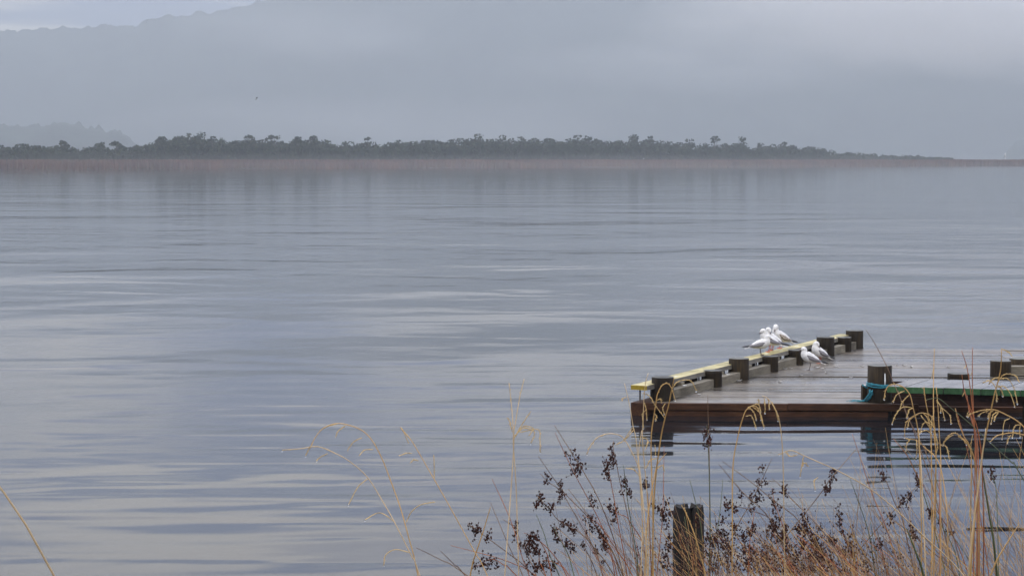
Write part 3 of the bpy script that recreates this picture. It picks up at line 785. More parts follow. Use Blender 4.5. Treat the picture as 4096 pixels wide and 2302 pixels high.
# ------------------------------------------------------------------ gulls
def gull(name, lab, loc, face, yaw_h=0.0, pitch=0.0, legs='red', one_leg=False, wingm='g_grey', scale=1.0, hunch=0.0, bill_down=0.15, tail_up=0.0, leg_h=0.085, crouch=0.0):
    """face: heading in degrees (0 = +x, right in the picture; 180 = left); yaw_h: turn of the head"""
    root = empty(name, loc); root.rotation_euler = (0, 0, R(face)); root.scale = (scale,)*3
    tag(root, lab, 'gull', 'gulls resting on the jetty')
    lift = leg_h - .085
    S = [(-.165,.108,.012,.007), (-.13,.116,.028,.020), (-.085,.126,.047,.041), (-.03,.137,.059,.057), (.02,.146,.062,.064), (.057,.163,.055,.061), (.076,.187,.045,.047), (.082,.210,.035,.036), (.083,.229,.031,.032), (.092,.244,.0315,.033), (.108,.247,.028,.029), (.122,.243,.018,.018), (.130,.240,.008,.009)]
    pts = []
    ax = Vector((.080, 0, .21 - hunch*.03))
    for i, (x, z, ry, rz) in enumerate(S):
        q = max(0, (i-5)/3.0); q = min(1, q)
        p = Vector((x - hunch*.012*q, 0, z - hunch*.035*q))
        if i >= 8:
            dd = p.x - (S[8][0]-hunch*.012)
            yw = R(yaw_h); p = Vector((S[8][0]-hunch*.012 + dd*math.cos(yw), dd*math.sin(yw), p.z - max(0, dd)*bill_down))
        if x < 0: p.z += tail_up*(-x)
        pts.append((p, ry*(1+.12*hunch*(i in (6, 7))), rz))
    n = len(pts); per = 3; fine = []
    cs = smooth_path([p for p, _, _ in pts], per)
    for i, c_ in enumerate(cs):
        u = i/per; k = min(int(u), n-2); f_ = u-k; f_ = f_*f_*(3-2*f_)*.5+f_*.5
        fine.append((c_, pts[k][1]*(1-f_)+pts[k+1][1]*f_, pts[k][2]*(1-f_)+pts[k+1][2]*f_))
    seg = 16; vs = []; fs = []
    for i, (c_, ry, rz) in enumerate(fine):
        t_ = (fine[min(i+1, len(fine)-1)][0] - fine[max(i-1, 0)][0]).normalized()
        side = Vector((-t_.y, t_.x, 0))
        if side.length < .35: side = side + Vector((0, 1, 0))*(.35-side.length)
        side.normalize()
        if side.y < 0 and abs(yaw_h) < 89: side = -side
        if i > 0 and side.dot(prev) < 0: side = -side
        prev = side
        nn = t_.cross(side).normalized()
        for k in range(seg):
            w = 2*math.pi*k/seg
            vs.append(c_ + side*math.cos(w)*ry + nn*math.sin(w)*rz + Vector((0, 0, lift)))
    for i in range(len(fine)-1):
        for k in range(seg): fs.append((i*seg+k, i*seg+(k+1) % seg, (i+1)*seg+(k+1) % seg, (i+1)*seg+k))
    fs.append(tuple(range(seg))[::-1]); fs.append(tuple((len(fine)-1)*seg+k for k in range(seg)))
    # slope of the body
    def tilt(v):
        v = Vector(v); c0 = Vector((0, 0, .13+lift)); v2 = v - c0
        a = R(pitch); return c0 + Vector((v2.x*math.cos(a)-v2.z*math.sin(a), v2.y, v2.x*math.sin(a)+v2.z*math.cos(a)))
    def part(b_, nm, mat, sm=True, parent=root, til=True):
        if til: b_.v = [tuple(tilt(p)) for p in b_.v]
        return b_.build(nm, mat, parent, sm)
    b_ = MB(); b_.add(vs, fs); body = part(b_, 'body', M['g_white'])
    hc = fine[-7][0] + Vector((0, 0, lift)); tip = fine[-1][0] + Vector((0, 0, lift))
    hd = (tip - hc); hd.normalize()
    sd_ = Vector((-hd.y, hd.x, 0)).normalized()
    b_ = MB(); b_.tube([tip-hd*.008, tip+hd*.010, tip+hd*.022, tip+hd*.030-Vector((0, 0, .003))], [.0068, .0058, .0042, .0012], 8); part(b_, 'bill', M['g_bill'])
    eyec = fine[-8][0] + Vector((0, 0, lift))
    for s_ in (-1, 1):
        b_ = MB(); b_.ell(tuple(eyec + hd*.006 + sd_*s_*.0275 + Vector((0, 0, .006))), (.0036,)*3, 5, 8); part(b_, 'eye', M['g_black'])
    for s_ in (-1, 1):
        # folded wing: curved shell on the flank
        b_ = MB(); nu, nv = 13, 7; vs = []; fs = []
        for i in range(nu):
            u = i/(nu-1)
            x = .052 - u*.205
            zt = np.interp(u, [0, .15, .4, .7, 1], [.182, .197, .188, .158, .127])
            zb = np.interp(u, [0, .15, .4, .7, 1], [.150, .122, .106, .108, .114])
            yo = np.interp(u, [0, .15, .4, .7, 1], [.049, .062, .066, .048, .016])
            yt = np.interp(u, [0, .15, .4, .7, 1], [.030, .022, .014, .008, .003])
            for j in range(nv):
                v_ = j/(nv-1); z = zb + (zt-zb)*v_
                y_ = yo*(1-v_**2.2) + yt*v_**2.2 + .004*math.sin(v_*3.14) + (.0035 if 0 < j < nv-1 else 0)
                if j == 0: y_ -= .006
                vs.append((x, s_*y_, z+lift + tail_up*max(0, -x)))
        for i in range(nu-1):
            for j in range(nv-1):
                f = (i*nv+j, (i+1)*nv+j, (i+1)*nv+j+1, i*nv+j+1); fs.append(f if s_ > 0 else f[::-1])
        b_.add(vs, fs); w_ = part(b_, 'wing', M[wingm])
        md = w_.modifiers.new('thick', 'SOLIDIFY'); md.thickness = .004; md.offset = 0
        b_ = MB(); mt = Matrix.Rotation(R(-3*s_), 3, 'Z') @ Matrix.Rotation(R(-3), 3, 'Y')
        b_.ell((-.175, s_*.010, .1185+lift+tail_up*.17), (.066, .0075, .0115), 6, 8, mt)
        b_.ell((-.195, s_*.006, .1150+lift+tail_up*.19), (.058, .006, .0075), 6, 8, mt)
        pr = part(b_, 'primaries', M['g_black'])
        b_ = MB(); b_.ell((-.135, s_*.013, .108+lift+tail_up*.13), (.035, .006, .008), 5, 8, mt); part(b_, 'tertials', M['g_white'])
    b_ = MB(); zt = .104+lift
    vs = [(-.12, -.022, zt+.004), (-.12, .022, zt+.004), (-.215, .024, zt-.012+tail_up*.1), (-.222, 0, zt-.010+tail_up*.1), (-.215, -.024, zt-.012+tail_up*.1)]
    vs += [(x, y, z-.005) for x, y, z in vs]
    b_.add(vs, [(0,1,2,3,4), (9,8,7,6,5), (0,5,6,1), (1,6,7,2), (2,7,8,3), (3,8,9,4), (4,9,5,0)]); part(b_, 'tail', M['g_white'], False)
    lm = M['g_leg_red'] if legs == 'red' else M['g_leg_dark']
    for s_ in ((-1,) if one_leg else (-1, 1)):
        b_ = MB(); x0 = .0; yy_ = s_*.02 if not one_leg else -.004
        sp = .010*s_
        b_.tube([(x0-.006, yy_, .11+lift), (x0-.010, yy_, .080+lift), (x0-.014, yy_, .055+lift*.6), (x0, yy_+sp*.2, .006)], [.010, .005, .0036, .003], 7)
        part(b_, 'leg', lm, til=False)
        b_ = MB(); f0 = Vector((x0-.004, yy_, 0))
        tips = [f0+Vector((.034, -.018, .003)), f0+Vector((.040, 0, .003)), f0+Vector((.034, .018, .003))]
        vs = [f0+Vector((0, 0, .007))]+tips+[f0+Vector((0, 0, .0005))]+[t_-Vector((0, 0, .0025)) for t_ in tips]
        b_.add(vs, [(0,1,2), (0,2,3), (4,6,5), (4,7,6), (0,4,5,1), (1,5,6,2), (2,6,7,3), (3,7,4,0)])
        for t_ in tips: b_.tube([f0+Vector((0, 0, .006)), t_], [.003, .0018], 5)
        b_.tube([f0+Vector((0, 0, .006)), f0+Vector((-.01, 0, .003))], [.003, .0015], 5)
        part(b_, 'foot', lm, False, til=False)
    return root
def on_rail(X, d): return Vector(((X-CX)/FPX*d, d, RT))
gull('gull', 'gull on the rail facing right with dark legs, nearest of the four', on_rail(3049, 24.57), -12, 8, 3, 'dark', scale=.96, hunch=.35, bill_down=.4)
gull('gull', 'gull on the rail facing left with its dark bill showing left of the pack', Vector((rail_x(24.95, .19), 24.95, RT)), 195, 10, 8, 'red', scale=1.04, hunch=-.1, bill_down=.5)
gull('gull', 'gull on the rail with head turned back, partly hidden behind the left-facing one', Vector((rail_x(25.15, .225), 25.15, RT)), 190, 120, 14, 'red', scale=1.03, hunch=-.1, bill_down=.6)
gull('gull', 'young gull with mottled brown wing, furthest back on the rail', Vector((rail_x(25.42, .225), 25.42, RT)), 203, 50, 12, 'red', wingm='g_brown', scale=1.09, hunch=-.1, bill_down=.9)
g5 = deck_pt(3243, 1483)
gull('gull', 'gull standing on one dark leg on the deck, facing left', g5, 188, 0, 10, 'dark', True, scale=1.0, leg_h=.105, hunch=.35, bill_down=.25, tail_up=-.02)
g6 = deck_pt(3282, 1454)
gull('gull', 'gull on the deck with its head turned back to the right, behind the one-legged one', g6, 203, 140, 14, 'red', scale=1.0, hunch=.0, bill_down=.6)

# a gull in flight, far off over the lake
fl = tag(empty('flying_gull', PT(1030, 398, 300)), 'tiny pale gull flying over the lake in front of the misty hill', 'gull')
b_ = MB(); b_.ell((0, 0, 0), (.17, .055, .05), 6, 8); b_.ell((.17, 0, .01), (.05, .035, .035), 5, 8); b_.build('body', M['g_white'], fl, True)
for s_ in (-1, 1):
    b_ = MB(); vs = [(.08, s_*.03, .03), (-.06, s_*.03, .02), (.11, s_*.26, .13), (-.02, s_*.26, .12), (-.04, s_*.55, .10), (-.09, s_*.5, .09)]
    vs += [(x, y, z-.012) for x, y, z in vs]
    b_.add(vs, [(0,1,3,2), (2,3,5,4), (6,8,9,7), (8,10,11,9), (0,2,8,6), (2,4,10,8), (1,7,9,3), (3,9,11,5), (4,5,11,10)]); b_.build('wing', M['g_grey'], fl)
fl.scale = (1.1,)*3
fl.rotation_euler = (R(20), R(-10), R(200))

# ------------------------------------------------------------------ rushes and grasses in front
def C1(x, y): return 2480+x*.3882, 1260+y*.3882
def C2(x, y): return 3280+x*.3453, 1260+y*.3453
def C4(x, y): return 3096+x*.3882, 1740+y*.3882
def C5(x, y): return 2096+x*.4158, 1700+y*.4158
def C6(x, y): return 1100+x*.5539, 1500+y*.5539
def C7(x, y): return 3500+x*.2762, 1500+y*.2762
def Z1(x, y): return 2500+x*.2762, 1380+y*.2762
def stalk_points(cv, pts, d, lean=None):
    """visible points (tip first) at about distance d, continued down to the bank"""
    tilt_ = rnd.uniform(-.25, .25)
    P = []
    for x, y in pts:
        X, Y = cv(x, y); P.append((X, Y))
    y0 = P[-1][1]
    out = [PT(X, Y, d + tilt_*(2302-Y)/1000) for X, Y in P]
    a, b2 = out[-2], out[-1]
    dr = (b2 - a).normalized()
    if dr.z > -.35: dr = Vector((dr.x, dr.y, -.6)).normalized()
    dr.x *= .75; dr.y *= .4
    L_ = (b2.z - (bank_z(b2.x, b2.y) - .02)) / max(.2, -dr.z)
    out.append(b2 + dr*L_*.5); e = b2 + Vector((dr.x*.8, dr.y, dr.z))*L_; e.z = bank_z(e.x, e.y)-.02
    out.append(e)
    return out
def stem_mesh(pts, r0, r1, mat, parent, name='stem', sides=5):
    pp = smooth_path(pts, 4); n = len(pp); b_ = MB()
    b_.tube(pp, [r0 + (r1-r0)*(i/(n-1))**.6 for i in range(n)], sides)
    o = b_.build(name, mat, None, True); keep_world(o, parent); return o
def cluster(parent_stem, root, c, size, seed):
    rr = random.Random(seed); b_ = MB()
    for k in range(rr.randint(6, 13)):
        v_ = Vector((rr.gauss(0, .42), rr.gauss(0, .42), rr.gauss(0, .62)))*size
        z_ = size*rr.uniform(.12, .22)
        b_.ell(tuple(c+v_), (z_, z_, z_*1.25), 4, 6)
        if k % 2 == 0: b_.tube([c - Vector((0, 0, size*.4)), c+v_], .0006, 3)
    o = b_.build('seed_cluster', M['capsule'], None, False)
    o.parent = parent_stem
    return o
def rush(root, cv, pts, cl, d, mat='brown', r=.0017, csize=.0125):
    P = stalk_points(cv, pts, d)
    s_ = stem_mesh(P, .0007, r, M[mat], root)
    dd = {p: q.y for p, q in zip(range(len(pts)), P)}
    for x, y in cl:
        X, Y = cv(x, y)
        # depth of the stem there
        ys = [cv(*p)[1] for p in pts]; k = int(np.argmin([abs(Y-v_) for v_ in ys]))
        for q in range(rnd.choice((1, 2, 2))):
            c_ = PT(X+rnd.uniform(-6, 6)*q, Y+rnd.uniform(-10, 10)*q, P[k].y + rnd.uniform(-.01, .01))
            o = cluster(s_, root, c_, csize*rnd.uniform(.8, 1.25), rnd.random())
def fix(o):  # clusters hang under a stem that itself hangs under the root: world position must stay
    pass
rnd2 = random.Random(3)
def tussock(lab, base):
    return tag(empty('rush_tussock', base), lab, 'rushes', 'rush tussocks on the near bank')
TA = tussock('rush tussock with dark seed clusters leaning left, left of the rotten stump', (0.75, 5.8, 1.2))
TB = tussock('sparse left-hand rush tussock whose lowest dark seed clusters touch the bottom edge', (0.25, 5.6, 1.2))
TC_ = tussock('rush tussock of tall stems rising in front of the rotten stump', (0.65, 5.5, 1.2))
TD = tussock('dense brown rush tussock matted with dark seeds, right of the rotten stump', (1.1, 5.6, 1.2))
TE = tussock('open rush tussock at the right with thin stems leaning left over the water', (1.6, 5.7, 1.2))
D5 = lambda: 5.6 + rnd.uniform(-.35, .4)
for cv, pts, cl in (
 (C5, [(300,80),(480,460),(640,760),(760,1000),(860,1300),(900,1448)], [(400,300),(460,380),(480,460),(660,760),(690,790),(650,700)]),
 (C5, [(295,10),(470,290),(600,500),(720,720),(850,1050),(960,1448)], [(470,270),(530,420),(550,440),(520,340)]),
 (C5, [(865,160),(870,260),(900,400),(940,600),(1000,850),(1060,1150),(1100,1448)], [(850,225),(850,305),(870,380),(835,370)]),
 (C5, [(800,340),(830,500),(870,700),(910,950),(960,1200),(1000,1448)], [(795,355),(810,420),(790,470),(825,490)]),
 (C5, [(965,400),(1000,700),(1040,950),(1100,1300),(1110,1448)], [(965,555),(990,600),(950,670),(1020,670)]),
 (C5, [(165,485),(230,560),(350,640),(420,750),(520,920),(700,1250),(760,1448)], [(225,535),(345,590),(355,650),(370,690)]),
 (C5, [(140,310),(290,530),(420,700),(600,880),(800,1130),(950,1448)], []),
 (C5, [(130,700),(250,830),(350,950),(560,1070),(700,1230),(860,1448)], [(155,710),(110,790),(210,800),(260,820),(340,760),(370,970),(450,1020),(480,1050)]),
 (C5, [(120,880),(200,1080),(260,1300),(330,1448)], []),
 (C5, [(430,630),(560,800),(700,1000),(860,1250),(930,1448)], []),
 (C5, [(600,900),(720,970),(830,1120),(950,1300),(1040,1448)], [(600,920),(650,930),(700,960),(650,1000),(720,1020),(770,1080),(780,1120)]),
 (C5, [(830,800),(900,870),(990,900),(1040,970),(1150,1150),(1200,1448)], [(835,815),(870,840),(875,920)]),
 (C5, [(290,1000),(340,1110),(420,1250),(480,1448)], [(300,1040),(330,1120),(410,1170),(470,1200),(490,1230)]),
 (C5, [(700,980),(780,1150),(850,1300),(880,1448)], [(750,1070),(780,1170),(800,1200)]),
 (C5, [(560,1150),(640,1300),(700,1448)], [(570,1170),(700,1230),(760,1350)]),
 (C6, [(1565,760),(1700,1060),(1790,1350),(1830,1448)], []),
 ): rush(TA, cv, pts, cl, D5(), rnd.choice(['brown', 'brown', 'greenstem', 'orange']))
for cv, pts, cl in (
 (C6, [(1385,1090),(1450,1130),(1540,1200),(1700,1320),(1850,1448)], [(1400,1095),(1445,1140),(1470,1125),(1530,1190),(1440,1165)]),
 (C6, [(1440,1410),(1560,1350),(1660,1400),(1720,1448)], [(1450,1410),(1500,1380),(1560,1350),(1600,1390),(1540,1400)]),
 (C6, [(1640,1055),(1730,1120),(1780,1240),(1840,1360),(1880,1448)], [(1730,1110),(1730,1190),(1780,1240),(1820,1300)]),
 (C6, [(1840,1180),(1900,1200),(1960,1300),(1986,1400)], [(1850,1190),(1890,1190),(1840,1225),(1880,1280)]),
 (C6, [(1555,935),(1700,1280),(1780,1448)], []),
 (C6, [(1265,1250),(1600,1340),(1760,1400),(1850,1448)], []),
 (C6, [(1010,1265),(1200,1360),(1340,1440)], []),
 (C6, [(1190,1290),(1300,1400),(1350,1448)], []),
 (C5, [(0,1060),(110,1110),(220,1200),(330,1330),(400,1448)], [(60,1100),(120,1100),(60,1155),(110,1220)]),
 (C5, [(0,1150),(40,1240),(120,1390),(180,1448)], [(20,1200),(40,1250),(30,1370)]),
 (C5, [(150,1255),(150,1350),(200,1448)], [(150,1280),(140,1370),(180,1400),(120,1400)]),
 (C5, [(180,1330),(300,1350),(380,1400),(420,1448)], [(220,1340),(300,1350),(260,1400),(280,1430)]),
 ): rush(TB, cv, pts, cl, D5(), rnd.choice(['brown', 'brown', 'orange']))
for cv, pts, cl in (
 (C5, [(1180,520),(1190,620),(1210,800),(1240,1448)], [(1180,545),(1185,600),(1190,580)]),
 (C5, [(1358,210),(1352,750),(1340,980),(1300,1400)], [(1370,760),(1260,790),(1300,830),(1360,850),(1420,860),(1360,930),(1390,980),(1330,880)]),
 (C1, [(915,830),(922,1100),(930,1280),(935,1500),(940,1800)], []),
 (C5, [(1770,10),(1785,200),(1800,600),(1810,1000),(1800,1448)], [(1755,105),(1790,130),(1780,170),(1760,60),(1790,160)]),
 (C5, [(1610,540),(1660,740),(1720,1000),(1750,1448)], []),
 (C5, [(1560,900),(1600,1200),(1600,1448)], []),
 (C5, [(1400,1020),(1430,1180),(1480,1448)], [(1400,1110),(1400,1150),(1420,1190)]),
 (C5, [(1330,1260),(1370,1340),(1400,1448)], [(1370,1280),(1400,1380),(1360,1370)]),
 (C5, [(1930,530),(1910,800),(1860,1200),(1840,1448)], [(1935,920),(1930,940)]),
 (C5, [(1090,1180),(1130,1300),(1150,1448)], [(1110,1210)]),
 ): rush(TC_, cv, pts, cl, D5(), rnd.choice(['brown', 'orange', 'greenstem']))
for cv, pts, cl in (
 (C5, [(2405,330),(2300,560),(2200,770),(2060,1020),(1900,1400)], [(2320,430),(2280,560),(2350,560),(2110,690),(2200,700),(2290,700),(2230,790),(2200,830),(2250,740)]),
 (C5, [(1925,360),(2200,560),(2405,730),(2700,980),(2900,1448)], []),
 (C5, [(1890,390),(2100,640),(2405,950),(2600,1448)], []),
 (C5, [(1960,780),(2060,800),(2200,840),(2400,930),(2600,1200),(2650,1448)], [(1970,790),(2060,800),(1990,810)]),
 (C5, [(1850,850),(1870,1020),(1890,1200),(1890,1448)], [(1860,1000),(1780,1080),(1860,1080),(1930,1060),(1800,1110)]),
 (C5, [(2000,980),(2060,1070),(2150,1250),(2200,1448)], [(2010,980),(2070,1000),(2040,1070),(2120,1090),(2190,1060)]),
 (C5, [(2240,860),(2200,1100),(2180,1448)], [(2230,1000),(2200,1060)]),
 (C5, [(1750,1090),(1850,1170),(1960,1300),(2000,1448)], [(1760,1150),(1830,1170),(1930,1190),(1960,1170)]),
 (C5, [(1760,1250),(1820,1330),(1860,1448)], [(1770,1270),(1810,1310),(1840,1420)]),
 (C5, [(2130,1220),(2220,1300),(2300,1448)], [(2150,1250),(2200,1230),(2220,1300),(2180,1350)]),
 (C4, [(0,460),(110,560),(190,660),(400,870),(560,1050),(700,1250),(780,1448)], [(115,550),(130,580)]),
 (C4, [(0,560),(30,720),(80,860),(150,1060),(200,1448)], [(10,610),(20,700),(40,760)]),
 (C4, [(870,160),(690,370),(600,480),(520,600),(300,890),(200,1010),(0,1300)], [(640,410),(620,460),(580,560),(600,540),(560,580)]),
 (C4, [(20,950),(100,1100),(200,1300),(240,1448)], [(20,980),(60,1060),(100,1090),(40,1130),(130,1080)]),
 (C4, [(280,990),(420,1060),(600,1100),(760,1250),(800,1448)], [(300,1000),(420,1050),(600,1080),(620,1110)]),
 (C4, [(680,1180),(760,1230),(860,1300),(900,1448)], [(740,1220),(760,1270),(850,1240),(850,1270)]),
 (C4, [(480,1170),(520,1300),(560,1448)], [(500,1190),(330,1140)]),
 ): rush(TD, cv, pts, cl, D5(), rnd.choice(['brown', 'brown', 'orange']))
for k in range(26):
    x0, y0 = rnd.uniform(2720, 3420), rnd.uniform(2060, 2250)
    px_ = [(x0, y0), (x0+rnd.uniform(20, 60), y0+60), (x0+rnd.uniform(70, 150), y0+rnd.uniform(150, 190)), (x0+rnd.uniform(170, 230), 2400)]
    rush(TD, lambda x, y: (x, y), px_, [(x0, y0), (x0+rnd.uniform(-15, 25), y0+rnd.uniform(15, 40)), (x0+rnd.uniform(20, 60), y0+rnd.uniform(50, 70))][:rnd.choice((2, 3))], D5(), rnd.choice(['brown', 'brown', 'straw', 'orange']), r=.0014)
for cv, pts, cl in (
 (C4, [(1120,250),(1160,430),(1200,520),(1290,740),(1340,820),(1400,1050),(1490,1448)], [(1155,420),(1170,470)]),
 (C4, [(1650,380),(1520,530),(1300,770),(1100,990),(900,1250),(860,1448)], [(1520,530),(1440,640),(1430,680),(1370,670),(1360,720),(1400,740)]),
 (C4, [(830,0),(900,200),(1000,500),(1090,740),(1170,920),(1300,1300),(1340,1448)], []),
 (C4, [(1260,50),(1400,220),(1500,420),(1600,580),(1750,850),(1900,1080),(2050,1448)], [(1510,455)]),
 (C4, [(680,820),(720,900),(750,1050),(850,1300),(880,1448)], [(690,830),(710,870)]),
 (C4, [(1440,990),(1560,1050),(1700,1200),(1850,1350),(1900,1448)], [(1450,985),(1480,1050)]),
 (C4, [(1830,1000),(1900,1080),(2050,1300),(2120,1448)], [(1830,1010),(1870,1030)]),
 (C4, [(1100,1000),(1140,1160),(1200,1448)], [(1130,1150),(1120,1180)]),
 (C4, [(2270,370),(2300,470),(2330,560),(2350,900),(2370,1448)], [(2275,390),(2290,450),(2310,480)]),
 (C4, [(1640,790),(1700,840),(1760,940),(1900,1200),(1960,1448)], [(1650,800),(1690,820),(1745,890)]),
 (C4, [(810,460),(900,700),(1010,1020),(1060,1300),(1080,1448)], []),
 (C4, [(1030,920),(1060,1100),(1120,1448)], []),
 (C4, [(2180,330),(2250,700),(2300,950),(2340,1448)], []),
 (C4, [(1735,370),(1745,700),(1760,1448)], []),
 (C4, [(1200,860),(1330,940),(1480,1060),(1640,1200),(1900,1448)], [(1240,890)]),
 (C2, [(545,170),(650,330),(800,610),(870,780),(990,1050),(1150,1448),(1400,2200)], []),
 (C2, [(930,880),(1030,1160),(1300,1700),(1600,2600)], []),
 (C2, [(1600,1090),(1650,1250),(1750,1600),(1950,2600)], []),
 (C7, [(780,370),(850,350),(960,350),(1150,500),(1400,700),(1700,980),(2050,1300),(2158,1448)], []),
 (C7, [(330,930),(480,1130),(600,1350),(700,1600),(900,2200)], []),
 ): rush(TE, cv, pts, cl, D5(), rnd.choice(['brown', 'orange', 'brown', 'greenstem']))

# golden grass stalks with drooping sprays
def seed_spray(b_, pts, w=.0024, dense=1.0, rr=rnd):
    """a strand with spikelets along it"""
    pp = smooth_path(pts, 6)
    b_.tube(pp, .0009, 4)
    n = len(pp)
    for i in range(1, n):
        for k in range(int(2*dense)):
            if rr.random() < .3: continue
            p = pp[i-1].lerp(pp[i], rr.random()); t_ = (pp[i]-pp[i-1]).normalized()
            t_ = (t_ + Vector((rr.gauss(0, .30), rr.gauss(0, .30), rr.gauss(0, .25)))).normalized()
            q = t_.to_track_quat('Z', 'Y').to_matrix(); ln_ = w*rr.uniform(1.2, 2.1)
            b_.ell(tuple(p+t_*ln_*.8), (w*.33, w*.33, ln_), 4, 4, q)
def grass(lab, cv, pts, branches, d, mat='straw', seeds_from=0, drops=True, r=.0018, head=True, grp='golden grass stalks in front of the lake', sw=.0021):
    """pts tip first; the first seeds_from points carry seed; branches: lists of points (root first) in the same crop"""
    P = stalk_points(cv, pts, d); base = P[-1]
    root = tag(empty('grass_stalk', base), lab, 'grass', grp)
    stem_mesh(P, .0008, r, M[mat], root)
    dof = lambda x, y: PT(*cv(x, y), P[int(np.argmin([abs(cv(*p)[1]-cv(x, y)[1])+abs(cv(*p)[0]-cv(x, y)[0]) for p in pts]))].y)
    sprays = []
    if seeds_from > 1: sprays.append([P[i] for i in range(seeds_from)][::-1])
    for br in branches: sprays.append([dof(x, y) for x, y in br])
    for s_ in sprays:
        b_ = MB(); seed_spray(b_, s_, sw); o = b_.build('seed_spray', M['seed'], None, False); keep_world(o, root)
        if drops and s_[-1].z < s_[-2].z:
            b_ = MB(); b_.ell(tuple(s_[-1]-Vector((0, 0, .002))), (.0019, .0019, .0025), 6, 8)
            dr_ = b_.build('water_drop', M['drop'], None, True); keep_world(dr_, root)
    return root
grass('golden stalk arching left over the green board ends, its drooping tip nearest the tall post', C7,
  [(165,350),(180,240),(230,160),(320,140),(440,180),(540,300),(590,500),(650,750),(680,1050),(700,1448),(730,2200),(740,2900)],
  [[(460,235),(350,290),(300,380)], [(520,300),(430,400),(400,480)], [(590,490),(450,470),(350,560),(285,710)], [(580,490),(530,520),(500,620)]], 5.0, seeds_from=5)
grass('golden stalk with the thickest bowed seed head in front of the dark under-jetty', C7,
  [(465,910),(490,700),(620,590),(740,560),(860,620),(900,750),(910,900),(930,1250),(930,2000),(920,2900)],
  [[(740,570),(800,640),(850,800)], [(700,590),(780,700),(860,820)], [(640,590),(540,660),(510,770)], [(900,750),(760,700),(690,850)], [(880,900),(800,820),(710,830)], [(820,640),(900,800),(940,980)], [(900,850),(950,1000),(930,1180)]], 5.1, seeds_from=6)
grass('golden stalk with a forked drooping spray left of the orange stems', C7,
  [(920,180),(950,500),(975,900),(1000,1250),(1010,2000),(1020,2900)],
  [[(930,370),(1000,480),(1050,650)], [(1000,480),(1120,590),(1140,705)], [(985,1020),(1080,1060),(1125,1240)], [(925,370),(985,460),(990,540)]], 5.05, seeds_from=3)
grass('upright golden stalk rising past the low wide post with narrow seed spikes', C7,
  [(885,-380),(880,-100),(880,400),(900,900),(930,1250),(900,2200),(890,2900)],
  [[(885,450),(890,560)], [(880,-100),(850,60)], [(870,600),(860,700),(850,1050)]], 5.2, seeds_from=2, drops=False)
grass('tall golden stalk at the right border whose tip rises above the far deck edge', C7,
  [(1862,-385),(1850,-60),(1770,280),(1690,680),(1620,1060),(1580,1400),(1500,2200),(1460,2900)],
  [[(1800,130),(1900,0),(2060,10),(2130,110)], [(1790,190),(1900,170),(2000,280),(2065,455)], [(1840,60),(1960,60),(2050,200),(2105,415)], [(1810,150),(1860,200),(1890,300)], [(1800,200),(1700,90),(1600,120)], [(1790,240),(1800,300),(1805,370)], [(1830,40),(1740,60),(1690,130)], [(1860,-380),(1960,-330),(2010,-280)]], 4.9, r=.0026)
grass('golden stalk with thin arch reaching left from the right border', C7,
  [(1380,600),(1480,550),(1600,520),(1740,510),(1870,550),(2158,720),(2300,1000),(2400,2000)],
  [[(1850,540),(1760,580),(1725,700)], [(1700,520),(1590,560),(1550,590)], [(1830,560),(1790,610),(1770,660)], [(1760,515),(1700,570),(1680,620)]], 5.0, seeds_from=4)
grass('golden stalk with a round arch low between the tall post and the orange stems', C7,
  [(1030,1020),(1100,900),(1200,855),(1300,920),(1400,1040),(1500,1300),(1560,2000),(1580,2900)],
  [[(1180,880),(1110,920),(1040,1000)], [(1250,900),(1330,960),(1370,1010)]], 5.2, seeds_from=4)
grass('golden stalk with low wide arch at the right border', C7,
  [(1720,980),(1800,900),(1900,870),(2030,850),(2158,870),(2350,1000),(2500,1800),(2520,2600)],
  [[(2150,730),(2070,760),(2040,910)], [(2020,880),(1980,940),(1970,990)], [(2158,700),(2145,800),(2150,900)], [(2000,640),(1920,690),(1890,930)]], 5.0, seeds_from=5)
grass('golden stalk with narrow head bending left below the tall post reflection', C7,
  [(500,940),(640,960),(780,1080),(900,1180),(1010,1400),(1100,2000),(1130,2900)],
  [[(560,940),(510,1000),(490,1110)], [(640,950),(650,1080),(640,1200)]], 5.3, seeds_from=4)
grass('golden seed spike hanging over the dark gap under the green edge', C7,
  [(740,170),(760,350),(800,550),(850,900),(860,1100),(880,2000),(890,2900)], [], 5.25, seeds_from=3, drops=False)
grass('golden seed spike in the middle of the dark gap, right of the bowed seed head', C7,
  [(1200,490),(1250,700),(1330,900),(1440,1150),(1450,2000),(1460,2900)], [[(1460,880),(1440,1000),(1435,1170)]], 5.25, seeds_from=3)
for i, (pts, lab) in enumerate((
  ([(1290,0),(1330,250),(1400,450),(1500,700),(1560,950),(1600,1300),(1640,2200),(1650,2900)], 'orange stem leaning left, leftmost of the orange bundle at the right'),
  ([(1280,-350),(1350,-150),(1400,100),(1440,400),(1480,800),(1520,1300),(1540,2000),(1550,2900)], 'orange stem rising highest of the orange bundle at the right'),
  ([(1440,-400),(1440,-50),(1450,250),(1470,600),(1500,950),(1520,1200),(1560,2900)], 'thin upright orange stem right of the highest orange one'),
  ([(1370,300),(1400,520),(1450,700),(1540,1100),(1590,2900)], 'short red-brown stem inside the orange bundle'),
  ([(1330,210),(1420,560),(1480,760),(1500,1000),(1500,2900)], 'short orange stem with a rough sheath in the orange bundle'))):
    grass(lab, C7, pts, [[(pts[1][0]+5, pts[1][1]), (pts[1][0]-25, pts[1][1]+60)]], 5.15+.03*i, 'orange', r=.0019, drops=False, grp='orange stems in one bundle at the right')
grass('golden stalk straight in front of the first post with an arch over the kerb timber', Z1,
  [(725,480),(690,640),(640,900),(590,1080),(520,1448),(440,2200),(420,3300)],
  [[(690,650),(760,550),(880,510),(980,540),(1045,665)], [(590,1070),(450,880),(380,760),(290,705)]], 5.1, r=.0024)
